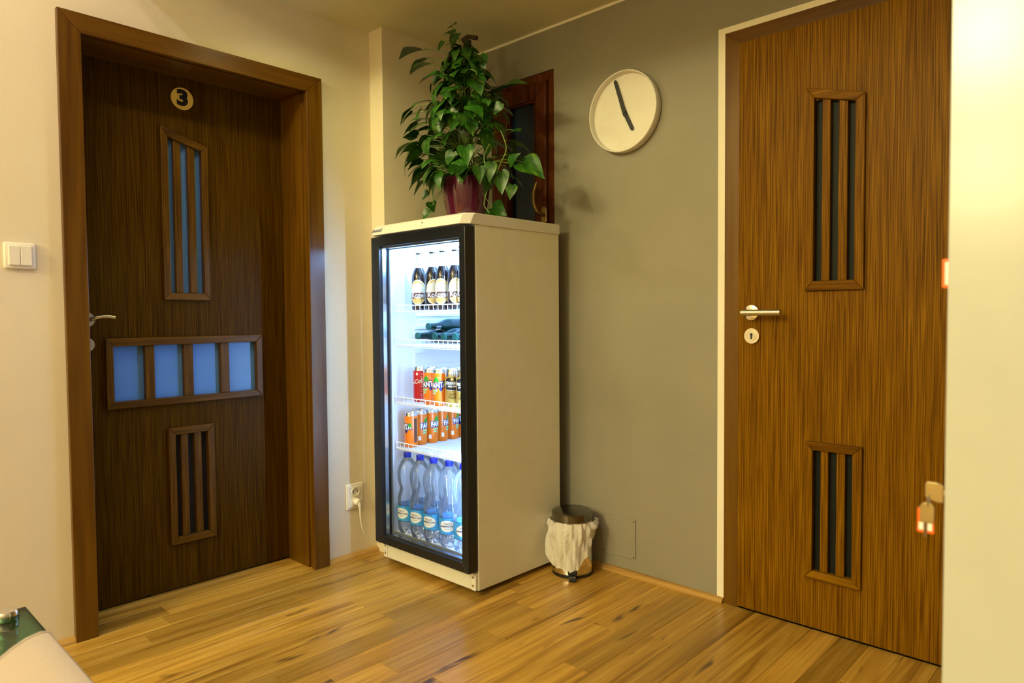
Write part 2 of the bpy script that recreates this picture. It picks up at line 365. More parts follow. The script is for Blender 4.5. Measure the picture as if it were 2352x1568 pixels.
# floor boards
fl = MB(); fl.box(-.3, YB, -.05, XR, .19, -.0145)
floor = struct('floor', fl, 'subfloor', 'oak plank floor with knots running towards the grey wall', 'floor')
pm = MB(); c = .010; d = .05
pm.v = [(0, 0, -1), (1, 0, -1), (1, 1, -1), (0, 1, -1), (0, 0, -d), (1, 0, -d), (1, 1, -d), (0, 1, -d), (c, c*.12, 0), (1-c, c*.12, 0), (1-c, 1-c*.12, 0), (c, 1-c*.12, 0)]
pm.f = [(0, 3, 2, 1)]+[(i, (i+1) % 4, 4+(i+1) % 4, 4+i) for i in range(4)]+[(4+i, 4+(i+1) % 4, 8+(i+1) % 4, 8+i) for i in range(4)]+[(8, 9, 10, 11)]
plank_me = pm.mesh('plank'); plank_me.materials.append(M['oak_board'])
seams = [1.031, 1.166, 1.258, 1.35, 1.441, 1.532, 1.633, 1.724, 1.813, 1.900, 2.0, 2.09]
s0 = seams[0]
while s0 > -.22: s0 -= .0925; seams.insert(0, s0)
while seams[-1] < XR-.05: seams.append(seams[-1]+.0925)
field = MB(); nplank = 0
for i in range(len(seams)-1):
    x0, x1 = seams[i], min(seams[i+1], XR)
    if x0 < -.2: x0 = -.24
    lo, hi = (YB, 0.) if x1 > .02 else (-1.70, -.75)
    y = hi
    first = rnd.uniform(.25, 1.1)
    while y > lo+.01:
        L = first if first else rnd.uniform(.55, 1.25); first = None
        y2 = max(lo, y-L)
        if y > -2.35:
            obj_of('plank', plank_me, floor, (x0, y2, 0), None, (x1-x0-.0006, y-y2-.0006, .0145))
        else:
            field.box(x0, y2, -.0145, x1-.0008, y-.0008, 0)
        y = y2
field.build('plank_field', 'oak_board', floor, kind='stuff')

# ------------------------------------------------------------------ doors
def rect_rows(a0, a1, z0, z1, holes):
    """rectangles of a leaf a0..a1 x z0..z1 minus rectangular holes"""
    zs = sorted({z0, z1} | {h[2] for h in holes} | {h[3] for h in holes}); out = []
    for lo, hi in zip(zs[:-1], zs[1:]):
        hs = sorted([h for h in holes if h[2] <= lo+1e-6 and h[3] >= hi-1e-6]); a = a0
        for h in hs:
            if h[0] > a: out.append((a, h[0], lo, hi))
            a = h[1]
        if a < a1: out.append((a, a1, lo, hi))
    return out
def door_leaf(root, fn, axis, a0, a1, z0, z1, holes, thick, glass, mould):
    """fn(a, depth, z)->xyz with depth positive into the wall; a along the wall"""
    def bx(mb, p, q):
        A = fn(*p); B = fn(*q); mb.box(*A, *B)
    mb = MB()
    for (p, q, lo, hi) in rect_rows(a0, a1, z0, z1, [h['hole'] for h in holes]): bx(mb, (p, 0, lo), (q, thick, hi))
    leaf = mb.build('door_leaf', mould, root)
    for h in holes:
        o = h['outer']; n = h['inner']       # TL TR BR BL
        fr = MB(); P = None
        pan = None
        for k in range(4):
            k2 = (k+1) % 4; mb = MB()
            poly = [o[k], o[k2], n[k2], n[k]]
            mb.prism(poly, lambda u, v, t: fn(u, t, v), -.013, .012)
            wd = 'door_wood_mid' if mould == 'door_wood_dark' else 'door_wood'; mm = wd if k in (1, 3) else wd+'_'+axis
            if pan is None:
                pan = mb.build('panel_moulding', mm, root, bevel=.0025)
            else:
                mb.build('moulding_rail', mm, pan, bevel=.0025)
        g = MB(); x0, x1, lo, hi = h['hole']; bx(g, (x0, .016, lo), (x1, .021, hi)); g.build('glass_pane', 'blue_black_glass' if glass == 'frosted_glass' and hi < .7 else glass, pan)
        for (s0_, s1_) in h['slats']:
            s = MB(); ztop0 = n[0][1]+(n[1][1]-n[0][1])*(s0_-n[0][0])/(n[1][0]-n[0][0]); ztop1 = n[0][1]+(n[1][1]-n[0][1])*(s1_-n[0][0])/(n[1][0]-n[0][0])
            zb = n[3][1]
            s.prism([(s0_, zb), (s1_, zb), (s1_, ztop1), (s0_, ztop0)], lambda u, v, t: fn(u, t, v), -.004, .016)
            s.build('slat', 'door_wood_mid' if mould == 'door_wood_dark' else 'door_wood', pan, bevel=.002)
    return leaf
LX = -.195
d1 = thing('door_1', 'shade-darkened brown door numbered 3 with blue frosted panes, in the left wall', 'door', (LX, -1.228, 0), kind='structure')
f1 = lambda a, t, z: (LX-t, a, z)
def hole(o, n, slats):
    return dict(outer=o, inner=n, hole=(min(n[0][0], n[3][0])-.004, max(n[1][0], n[2][0])+.004, n[2][1]-.004, max(n[1][1], n[0][1]-.012)+.006), slats=slats)
holes1 = [hole([(-1.318, 1.767), (-1.143, 1.713), (-1.143, 1.115), (-1.318, 1.115)], [(-1.292, 1.728), (-1.168, 1.692), (-1.168, 1.143), (-1.292, 1.143)], [(-1.270, -1.243), (-1.218, -1.191)]),
          hole([(-1.522, .975), (-.934, .975), (-.934, .720), (-1.522, .720)], [(-1.497, .946), (-.960, .946), (-.960, .746), (-1.497, .746)], [(-1.390, -1.356), (-1.250, -1.214), (-1.108, -1.072)]),
          hole([(-1.316, .628), (-1.142, .628), (-1.142, .178), (-1.316, .178)], [(-1.290, .601), (-1.168, .601), (-1.168, .204), (-1.290, .204)], [(-1.268, -1.242), (-1.217, -1.190)])]
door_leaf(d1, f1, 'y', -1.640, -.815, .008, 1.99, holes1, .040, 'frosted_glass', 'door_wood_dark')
pl = MB(); pl.tube([(LX, -1.231, 1.883), (LX+.003, -1.231, 1.883)], .0415, 40); pl = pl.build('number_plate', 'gold_plate', d1)
tx = MB(); text_flat(tx, '3', .078, lambda u, v: (LX+.0038, -1.2305+u, 1.8835+v), bold=.0042, sx=1.15); tx.build('numeral', 'black', pl)
h = MB(); h.tube([(LX, -1.578, 1.043), (LX+.008, -1.578, 1.043)], .026, 24); h = h.build('lever_handle', 'steel', d1, smooth=True)
hh = MB(); hh.tube([(LX+.005, -1.578, 1.043), (LX+.040, -1.578, 1.043), (LX+.055, -1.574, 1.045), (LX+.060, -1.56, 1.0505), (LX+.060, -1.54, 1.0535), (LX+.060, -1.52, 1.0530), (LX+.060, -1.503, 1.0495)], .0062, 10)
hh.build('lever', 'steel', h, smooth=True)
ke = MB(); ke.tube([(LX, -1.578, .955), (LX+.006, -1.578, .955)], .024, 24); ke.build('key_rose', 'steel', d1, smooth=True)
# casing of door 1: head, two architraves with deep jambs
t1 = thing('trim_2', 'dark brown wooden casing with deep jambs around the numbered door', 'door casing', (0, -1.224, 0), kind='structure')
yA, yB, hC, yAi, yBi, hCi = -1.6916, -.7571, 2.0209, -1.6254, -.827, 1.9565
e0 = .021
for nm, poly, mt in (('architrave', [(yA, 0), (yAi, 0), (yAi, hCi), (yA, hC)], 'casing_wood'), ('architrave', [(yB, 0), (yB, hC), (yBi, hCi), (yBi, 0)], 'casing_wood'), ('casing_head', [(yA, hC), (yAi, hCi), (yBi, hCi), (yB, hC)], 'casing_wood_y')):
    mb = MB(); mb.prism(poly, lambda u, v, t: (t, u, v), 0.0002, e0); mb.build(nm, mt, t1, bevel=.0022)
for nm, b_, mt in (('jamb', (LX-.045, OY0, 0, .0, yAi+.004-.0135, hCi+.0134), 'casing_wood'), ('jamb', (LX-.045, yBi+.0095, 0, 0, OY1, hCi+.0134), 'casing_wood'), ('jamb_head', (LX-.045, OY0, hCi+.0135, 0, OY1, OZ), 'casing_wood_y')):
    mb = MB(); mb.box(*b_); mb.build(nm, mt, t1)
mb = MB(); mb.box(LX+.004, yBi+.0005, 0, -.030, yBi+.0095, hCi+.004); mb.build('door_stop', 'casing_wood', t1, bevel=.001)
mb = MB(); mb.box(LX+.004, yAi-.0095, 0, -.030, yAi-.0005, hCi+.004); mb.build('door_stop', 'casing_wood', t1, bevel=.001)
mb = MB(); mb.box(LX+.004, yAi, hCi+.0045, -.030, yBi, hCi+.0134); mb.build('door_stop', 'casing_wood_y', t1, bevel=.001)

# door 2 in the grey wall
d2 = thing('door_2', 'brown wooden door with dark slotted panels and lever handle, beside the grey wall', 'door', (1.79, 0, 0), kind='structure')
f2 = lambda a, t, z: (a, -.012+t, z)
holes2 = [hole([(1.701, 1.771), (1.879, 1.719), (1.879, 1.118), (1.701, 1.118)], [(1.727, 1.733), (1.851, 1.699), (1.851, 1.149), (1.727, 1.149)], [(1.750, 1.775), (1.800, 1.827)]),
          hole([(1.704, .627), (1.880, .627), (1.880, .176), (1.704, .176)], [(1.730, .600), (1.852, .600), (1.852, .203), (1.730, .203)], [(1.753, 1.777), (1.802, 1.828)])]
door_leaf(d2, f2, 'x', 1.470, 2.113, .010, 1.977, holes2, .040, 'dark_glass', 'door_wood')
YF = -.012
h = MB(); h.tube([(1.519, YF, 1.049), (1.519, YF-.009, 1.049)], .0265, 32); h = h.build('lever_handle', 'bright_steel', d2, smooth=True, bevel=.001)
hh = MB(); hh.tube([(1.519, YF-.008, 1.049), (1.519, YF-.030, 1.049)], .012, 16); hh.tube([(1.519, YF-.030, 1.049), (1.519, YF-.050, 1.049)], .0095, 16)
hh.build('spindle', 'steel', h, smooth=True)
hh = MB(); hh.tube([(1.506, YF-.055, 1.049), (1.640, YF-.055, 1.049)], .0105, 20); hh.build('lever', 'steel', h, smooth=True)
k_ = MB(); k_.tube([(1.521, YF, .969), (1.521, YF-.008, .969)], .0265, 32); k_ = k_.build('key_rose', 'bright_steel', d2, smooth=True)
kk = MB(); kk.tube([(1.521, YF-.008, .969), (1.521, YF-.0095, .969)], .017, 28); kk.build('lock_insert', 'steel', k_)
kk = MB(); kk.box(1.5180, YF-.0095, .958, 1.5240, YF-.0102, .972); kk.tube([(1.521, YF-.0095, .974), (1.521, YF-.0102, .974)], .0048, 14); kk.build('keyhole', 'black', k_)
t2 = thing('trim_3', 'flat brown wooden frame set into the grey wall around the slotted door', 'door casing', (1.79, 0, 0), kind='structure')
ax0, ax1, ix0, ix1, hz = DX0, DX1, 1.4675, 2.1165, 1.980
for nm, poly, mt in (('architrave', [(ax0, 0), (ix0, 0), (ix0, hz), (ax0, DZ)], 'casing_wood'), ('architrave', [(ax1, 0), (ax1, DZ), (ix1, hz), (ix1, 0)], 'casing_wood'), ('casing_head', [(ax0, DZ), (ix0, hz), (ix1, hz), (ax1, DZ)], 'casing_wood_x')):
    mb = MB(); mb.prism(poly, lambda u, v, t: (u, t, v), -.004, .09); mb.build(nm, mt, t2, bevel=.0012)
mb = MB(); mb.box(ix0, .04, 0, ix1, .09, hz); mb.build('backing', 'black_joint', t2)
t3 = thing('trim_4', 'white painted strip framing the brown door on the grey wall', 'trim', (1.40, 0, 0), kind='structure')
bw = .026
mb = MB(); mb.prism([(DX0-bw, .012), (DX0, .012), (DX0, DZ), (DX0-bw, DZ+.021)], lambda u, v, t: (u, t, v), -.0025, 0); mb.build('painted_strip', 'white_paint', t3)
mb = MB(); mb.prism([(DX0-bw, DZ+.021), (DX0, DZ), (DX1, DZ), (DX1+bw, DZ+.021)], lambda u, v, t: (u, t, v), -.0025, 0); mb.build('painted_strip', 'white_paint', t3)
mb = MB(); mb.prism([(DX1+bw, .012), (DX1, .012), (DX1, DZ), (DX1+bw, DZ+.021)], lambda u, v, t: (u, t, v), -.0025, 0); mb.build('painted_strip', 'white_paint', t3)
# quarter-round skirting
def qround(r): return [(0, 0), (r, 0)]+[(r*math.cos(a), r*math.sin(a)) for a in (R(25), R(50), R(72))]+[(0, r)]
q = qround(.020)
mb = MB(); mb.prism(q, lambda u, v, t: (t, -u, v), .10, DX0); struct('baseboard_back', mb, 'oak_trim_x', 'slim oak quarter-round along the foot of the grey wall', 'skirting')
mb = MB(); mb.prism(q, lambda u, v, t: (u, t, v), yB, -.505); struct('baseboard_left', mb, 'oak_trim', 'slim oak quarter-round between the numbered door and the fridge', 'skirting')
mb = MB(); mb.prism(q, lambda u, v, t: (u, t, v), YB, yA); struct('baseboard_left_front', mb, 'oak_trim', 'slim oak quarter-round left of the numbered door', 'skirting')

# ------------------------------------------------------------------ window
wn = thing('window_1', 'narrow dark brown wooden window behind the plant, night outside', 'window', ((WX0+WX1)/2, 0, WZ0), kind='structure')
FY = .012
def ring(x0, x1, z0, z1, wd, y0, y1, name, mat, parent, bevel=.003):
    pcs = [([(x0, z0), (x0+wd, z0+wd), (x0+wd, z1-wd), (x0, z1)]), ([(x1, z0), (x1, z1), (x1-wd, z1-wd), (x1-wd, z0+wd)]), ([(x0, z1), (x0+wd, z1-wd), (x1-wd, z1-wd), (x1, z1)]), ([(x0, z0), (x1, z0), (x1-wd, z0+wd), (x0+wd, z0+wd)])]
    for pc in pcs:
        mb = MB(); mb.prism(pc, lambda u, v, t: (u, t, v), y0, y1); mb.build(name, mat, parent, bevel=bevel)
ring(WX0+.001, WX1-.001, WZ0+.001, WZ1-.001, .036, FY-.006, .09, 'window_frame', 'window_wood', wn)
sash = MB(); sash.box(WX0+.0385, .004, WZ0+.04, WX0+.042, .006, WZ0+.05); sash = sash.build('sash', 'window_wood', wn)
ring(WX0+.040, WX1-.040, WZ0+.040, WZ1-.040, .070, -.008, .05, 'sash_rail', 'window_wood', sash, .006)
gx0, gx1, gz0, gz1 = WX0+.104, WX1-.104, WZ0+.104, WZ1-.104
ring(gx0, gx1, gz0, gz1, .012, .004, .03, 'glazing_bead', 'window_wood', sash, .002)
g = MB(); g.box(gx0, .022, gz0, gx1, .028, gz1); g.build('glass_pane', 'night_glass', sash)
h = MB(); h.prism([(.567, 1.452), (.572, 1.446), (.590, 1.446), (.595, 1.452), (.595, 1.512), (.590, 1.518), (.572, 1.518), (.567, 1.512)], lambda u, v, t: (u, t, v), -.018, -.008); h = h.build('window_handle', 'antique_brass', sash, bevel=.002)
hh = MB(); hh.tube([(.581, -.016, 1.482), (.581, -.040, 1.482), (.576, -.054, 1.492), (.566, -.060, 1.515), (.560, -.062, 1.545), (.560, -.060, 1.575), (.565, -.054, 1.605), (.570, -.050, 1.618)], .0078, 10); hh.build('lever', 'antique_brass', h, smooth=True)
mb = MB(); mb.box(WX0, .195, WZ0, WX1, .199, WZ1); mb.build('night_backing', 'black_joint', wn)

# ------------------------------------------------------------------ wall things
ck = thing('wall_clock', 'round white dish clock with black hands on the grey wall', 'clock', (1.0, 0, 1.838))
r_ = .157
mb = MB(); n = 64
prof = [(r_-.012, 0), (r_-.004, 0.0), (r_, .006), (r_, .036), (r_-.0015, .0385), (r_-.0045, .0385), (r_-.006, .036), (r_-.0075, .012), (r_-.0075, .008)]
vs = []; fs = []
for rr, dd in prof:
    for k in range(n): a = 2*PI*k/n; vs.append((1.0+rr*math.cos(a), -dd-.0005, 1.838+rr*math.sin(a)))
for i in range(len(prof)-1):
    for k in range(n): fs.append((i*n+k, i*n+(k+1) % n, (i+1)*n+(k+1) % n, (i+1)*n+k))
mb.add(vs, fs); mb.build('rim', 'white_plastic', ck, smooth=True)
mb = MB(); mb.tube([(1.0, -.006, 1.838), (1.0, -.0125, 1.838)], r_-.0072, 64); mb.build('dial', 'white_plastic', ck)
def hand(a, l0, l1, wd, y, name):
    s, c_ = math.sin(a), math.cos(a); mb = MB()
    P = []
    for k in range(5): t = PI*k/4; P.append((wd*.5*math.cos(t)*.8, l1+wd*.4*math.sin(t)))
    P += [(-wd*.5, l0), (wd*.5, l0)]
    mb.prism(P, lambda u, v, t: (1.0+u*c_+v*s, t, 1.838-u*s+v*c_), y-.0022, y); return mb.build(name, 'black', ck)
hand(math.atan2(-.043, .131), -.014, .132, .017, -.0195, 'minute_hand')
hand(math.atan2(.036, -.073), -.012, .078, .018, -.0165, 'hour_hand')
mb = MB(); mb.tube([(1.0, -.012, 1.838), (1.0, -.024, 1.838)], .006, 16); mb.build('pivot', 'black', ck)
mb = MB(); mb.box(.9995, -.0127, 1.838-.142, 1.0005, -.0130, 1.838-.136); mb.build('dial_mark', 'print_grey', ck)
# inspection cover
ac = thing('access_panel', 'square inspection cover painted grey, low on the wall beside the bin', 'access panel', (.957, 0, .148))
mb = MB(); mb.box(.876, -.0045, .067, 1.039, 0, .229); mb.build('cover_plate', 'grey_paint', ac, bevel=.0008)
for (x, z) in ((.884, .220), (1.031, .220), (1.031, .076), (.884, .076)):
    mb = MB(); mb.tube([(x, -.0045, z), (x, -.0055, z)], .0028, 10); mb.build('screw', 'dark_steel', ac)
# light switch
sw = thing('light_switch', 'white double rocker light switch left of the numbered door', 'light switch', (0, -1.8055, 1.240))
mb = MB(); mb.box(0, -1.8465, 1.200, .011, -1.7645, 1.280); mb.build('surround', 'white_plastic', sw, bevel=.005, seg=3, smooth=True)
for a in (-1.8350, -1.8050):
    mb = MB(); mb.box(.010, a, 1.2105, .0165, a+.0293, 1.2700); mb.build('rocker', 'white_plastic', sw, bevel=.0018)
# socket
so = thing('power_socket', 'white double socket low on the wall beside the fridge', 'socket', (0, -.622, .267))
mb = MB(); mb.box(0, -.665, .212, .010, -.579, .323); mb.build('frame', 'white_plastic', so, bevel=.005, seg=3, smooth=True)
mb = MB(); mb.box(.009, -.655, .222, .0135, -.589, .313); mb.build('insert', 'white_plastic', so, bevel=.002)
for z in (.289, .246):
    mb = MB(); mb.lathe([(.0205, .0), (.0205, .0035), (.0178, .0035), (.0170, .0005)], 28); mb.v = [(.0134+v[2], -.622+v[0], z+v[1]) for v in mb.v]; mb.build('well_rim', 'white_plastic', so, smooth=True)
    mb = MB(); mb.tube([(.0135, -.622, z), (.0138, -.622, z)], .0168, 24); w_ = mb.build('well', 'print_grey', so)
    mb = MB()
    for dy in (-.0095, .0095): mb.tube([(.0138, -.622+dy, z), (.0141, -.622+dy, z)], .0032, 10)
    mb.build('contact_holes', 'black', w_)
    mb = MB(); mb.tube([(.0138, -.622, z+.010), (.022, -.622, z+.010)], .0023, 8); mb.build('earth_pin', 'steel', w_)
pg = thing('power_cable', 'white plug and cord running from the wall socket to the fridge', 'cable', (.018, -.622, .246))
mb = MB(); mb.tube([(.0142, -.622, .246), (.030, -.622, .246), (.040, -.621, .243)], .0165, 20, r1=.013); mb.build('plug', 'white_plastic', pg, smooth=True, bevel=.001)
mb = MB(); mb.tube([(.036, -.621, .246), (.042, -.620, .232), (.042, -.6185, .212)], .0085, 12, r1=.0055); mb.build('strain_relief', 'white_plastic', pg, smooth=True)
def smooth_path(pts, m=5):
    cv = [Vector(p_) for p_ in pts]; out_ = []
    for i in range(len(cv)-1):
        p0 = cv[max(i-1, 0)]; p1 = cv[i]; p2 = cv[i+1]; p3 = cv[min(i+2, len(cv)-1)]
        for k in range(m):
            t = k/m; out_.append(.5*((2*p1)+(p2-p0)*t+(2*p0-5*p1+4*p2-p3)*t*t+(3*p1-p0-3*p2+p3)*t**3))
    return out_+[cv[-1]]
ctrl = [(.042, -.6185, .214), (.040, -.615, .175), (.034, -.603, .130), (.028, -.580, .090), (.028, -.550, .062), (.03, -.515, .046), (.06, -.45, .035), (.105, -.38, .030)]
mb = MB(); mb.tube(smooth_path(ctrl), .0042, 10); mb.build('cord', 'white_plastic', pg, smooth=True)

# ------------------------------------------------------------------ fridge
FX0, FX1, FYF, FYB = .140, .715, -.558, -.080
fr = thing('display_fridge', 'white glass-fronted drinks fridge with black door frame, lit inside', 'fridge', (.4275, -.33, 0))
mb = MB(); zb, zt = .020, 1.380; th = .010
mb.box(FX0, FYF, zb, FX0+th, FYB, zt); mb.box(FX1-th, FYF, zb, FX1, FYB, zt); mb.box(FX0+th, FYB-th, zb, FX1-th, FYB, zt); mb.box(FX0+th, FYF, zb, FX1-th, FYB-th, zb+th); mb.box(FX0+th, FYF, zt-th, FX1-th, FYB-th, zt)
mb.build('cabinet', 'fridge_enamel', fr, bevel=.002)
# liner: open box
IX0, IX1, IY1, IZ0, IZ1 = .190, .668, -.140, .135, 1.360
mb = MB(); mb.box(FX0+th, FYF+.001, zb+th, IX0, FYB-th, zt-th); mb.box(IX1, FYF+.001, zb+th, FX1-th, FYB-th, zt-th); mb.box(IX0, IY1, zb+th, IX1, FYB-th, zt-th)
mb.box(IX0, FYF+.001, zb+th, IX1, IY1, IZ0); mb.box(IX0, FYF+.001, IZ1, IX1, IY1, zt-th)
ln = mb.build('liner', 'liner', fr)
for z in (.40, .47, .60, .665, .76, .82, .885, .99, 1.045, 1.13, 1.19):
    for a_, b_ in ((IX0, IX0+.006), (IX1-.006, IX1)):
        mb = MB(); mb.box(a_, -.425, z, b_, IY1, z+.016); mb.build('shelf_ledge', 'liner', ln, bevel=.002)
mb = MB(); mb.box(IX0, -.432, .36, IX0+.005, -.425, 1.25); mb.build('liner_rib', 'liner', ln)
# lamp in the roof of the compartment
mb = MB(); prof = [(.155, .0), (.150, -.010), (.125, -.020), (.07, -.025), (0, -.026)]
vs0 = MB(); vs0.lathe([(a, b) for a, b in prof], 28); vs0.v = [(.43+v[0], -.405+v[1]*.42, IZ1+v[2]) for v in vs0.v]; lampo = vs0.build('lamp_cover', 'lamp_diffuser', fr, smooth=True)
BLUE = (.20, .47, 1.0)
for x in (.34, .52): lamp('fridge_lamp', 'POINT', (x, -.405, 1.326), 8.0, BLUE, .012)
mb = MB(); mb.tube([(.652, -.540, .165), (.652, -.540, 1.28)], .009, 14); mb.build('lamp_tube', 'lamp_diffuser', fr, smooth=True)
for z in (.146, 1.28):
    mb = MB(); mb.box(.640, -.552, z, IX1, -.528, z+.02); mb.build('tube_holder', 'white_plastic', fr, bevel=.002)
tl = lamp('fridge_lamp', 'AREA', (.640, -.536, .71), 7.2, (.36, .62, 1.0), .02, (.20, -.36, .71)); tl.data.shape = 'RECTANGLE'; tl.data.size = 1.12; tl.data.size_y = .02
tl.rotation_euler = (Vector((-.92, .39, 0))).to_track_quat('-Z', 'X').to_euler()
# feet
for (x, y) in ((FX0+.05, FYF+.04), (FX1-.05, FYF+.04), (FX0+.05, FYB-.05), (FX1-.05, FYB-.05)):
    mb = MB(); mb.tube([(x, y, 0), (x, y, .0205)], .019, 14); mb.build('foot', 'black_plastic', fr)
# plinth
mb = MB(); mb.box(FX0+.030, -.572, .022, FX1-.030, FYF, .086); kp = mb.build('plinth', 'fridge_cover', fr, bevel=.004)
mb = MB(); mb.box(FX0+.034, -.5740, .060, FX1-.034, -.571, .066); mb.build('plinth_rib', 'fridge_cover', kp, bevel=.001)
for x0, x1 in ((FX1-.029, FX1-.004), (FX0+.004, FX0+.029)):
    mb = MB(); mb.box(x0, -.572, .022, x1, FYF, .088); hb = mb.build('hinge_bracket', 'fridge_cover', fr, bevel=.002)
    for z in (.040, .072):
        mb = MB(); mb.tube([((x0+x1)/2, -.572, z), ((x0+x1)/2, -.5735, z)], .0048, 12); mb.build('screw', 'steel', hb)
# door: black frame, spacer, glass
DYF, DYB = -.611, -.563; Z0, Z1 = .0965, 1.374; GX0, GX1, GZ0, GZ1 = .192, .6805, .133, 1.332
mb = MB(); pcs = [[(FX0, Z0), (GX0, GZ0), (GX0, GZ1), (FX0, Z1)], [(FX1, Z0), (FX1, Z1), (GX1, GZ1), (GX1, GZ0)], [(FX0, Z1), (GX0, GZ1), (GX1, GZ1), (FX1, Z1)], [(FX0, Z0), (FX1, Z0), (GX1, GZ0), (GX0, GZ0)]]
door = None
for i, pc in enumerate(pcs):
    mb = MB(); mb.prism(pc, lambda u, v, t: (u, t, v), DYF, DYB)
    if door is None: door = mb.build('door_frame', 'door_frame_black', fr, bevel=.003)
    else: mb.build('frame_rail', 'door_frame_black', door, bevel=.003)
def ring2(x0, x1, z0, z1, wd, y0, y1, name, mat, parent):
    mb = MB(); mb.box(x0, y0, z0, x0+wd, y1, z1); mb.box(x1-wd, y0, z0, x1, y1, z1); mb.box(x0+wd, y0, z1-wd, x1-wd, y1, z1); mb.box(x0+wd, y0, z0, x1-wd, y1, z0+wd); return mb.build(name, mat, parent)
ring2(GX0, GX1, GZ0, GZ1, .007, -.597, -.580, 'glazing_spacer', 'aluminium', door)
ring2(GX0-.004, GX1+.004, GZ0-.003, GZ1+.003, .012, DYB, FYF-.0005, 'door_gasket', 'gasket', door)
for y in (-.600,):
    mb = MB(); mb.add([(GX0-.002, y, GZ0-.002), (GX1+.002, y, GZ0-.002), (GX1+.002, y, GZ1+.002), (GX0-.002, y, GZ1+.002)], [(0, 1, 2, 3)]); mb.build('glass_pane', 'fridge_glass', door)
mb = MB(); mb.box(FX0-.006, -.606, .72, FX0, -.575, .86); mb.build('door_grip', 'door_frame_black', door, bevel=.003)
# top cover
def cy(z): return -.622+(z-1.380)*.50
mb = MB()
pts = [(-.622, 1.380), (cy(1.414), 1.414), (cy(1.414)+.012, 1.4215), (FYB+.002, 1.4215), (FYB+.002, 1.380)]
def covfn(u, v, t): return (t, u, v)
xs = [FX0-.004, FX1+.004]
# chamfered front corners
top = []
for (y, z) in pts: top.append((y, z))
vs = []; 
for x, ins in ((FX0-.004, 1), (FX0+.020, 0), (FX1-.020, 0), (FX1+.004, 1)):
    for i, (y, z) in enumerate(top):
        vs.append((x, y+(.034 if ins and i < 3 else 0), z))
m_ = len(top); fs = []
for j in range(3):
    for i in range(m_): fs.append((j*m_+i, j*m_+(i+1) % m_, (j+1)*m_+(i+1) % m_, (j+1)*m_+i))
fs.append(tuple(range(m_))[::-1]); fs.append(tuple(range(3*m_, 4*m_))); mb.add(vs, fs)
cov = mb.build('top_cover', 'fridge_cover', fr, bevel=.002)
tx = MB(); text_flat(tx, 'SNAIGĖ', .0165, lambda u, v: (.188+u, cy(1.3975+v)-.0006, 1.3975+v), bold=.0006, sx=1.15); tx.build('maker_lettering', 'label_navy', cov)
mb = MB(); mb.tube([(.475, cy(1.404)-.0015, 1.404), (.475, cy(1.404)+.002, 1.404)], .0035, 12); mb.box(.4742, cy(1.389)-.001, 1.386, .4752, cy(1.389)+.002, 1.393); mb.build('lock', 'print_grey', cov)
# wire shelves
def shelf(z, lbl):
    s = MB(); y0, y1 = -.538, -.150; x0, x1 = IX0+.008, IX1-.008
    s.tube([(x0, y0, z-.003), (x1, y0, z-.003)], .0028, 8)
    so_ = s.build('shelf', 'wire_white', fr, smooth=True); so_['label'] = lbl
    t = MB(); t.tube([(x0, y0-.001, z+.022), (x1, y0-.001, z+.022)], .0024, 8); t.build('front_rail', 'wire_white', so_, smooth=True)
    g = MB(); nn = 33
    for k in range(nn+1):
        x = x0+(x1-x0)*k/nn
        g.tube([(x, y1, z), (x, y0, z)], .0014, 5)
        if k % 2 == 0: g.tube([(x, y0, z), (x, y0-.001, z+.022)], .0016, 5)
        else: g.tube([(x, y0, z), (x+.007, y0+.012, z-.012)], .0012, 5)
    for y in (-.42, -.30, -.19): g.tube([(x0, y, z-.0035), (x1, y, z-.0035)], .0022, 6)
    g.tube([(x0, y0+.012, z-.012), (x1, y0+.012, z-.012)], .0018, 6)
    for x in (x0, x1): g.tube([(x, y0, z-.003), (x, y1, z-.003)], .0024, 6)
    g.build('wire_grid', 'wire_white', so_, kind='stuff')
SH = [1.069, .928, .685, .494]
for z, l_ in zip(SH, ('top wire shelf', 'second wire shelf', 'third wire shelf', 'lowest wire shelf')): shelf(z, l_)

# ------------------------------------------------------------------ drinks
def lathe_obj(name, prof, mat, parent, n=24, smooth=True):
    mb = MB(); mb.lathe(prof, n, cap=name not in ('paper_label', 'label_border', 'neck_ring')); return mb.build(name, mat, parent, smooth=smooth)
def print_obj(name, mat, parent, fn):
    mb = MB(); fn(mb); return mb.build(name, mat, parent)
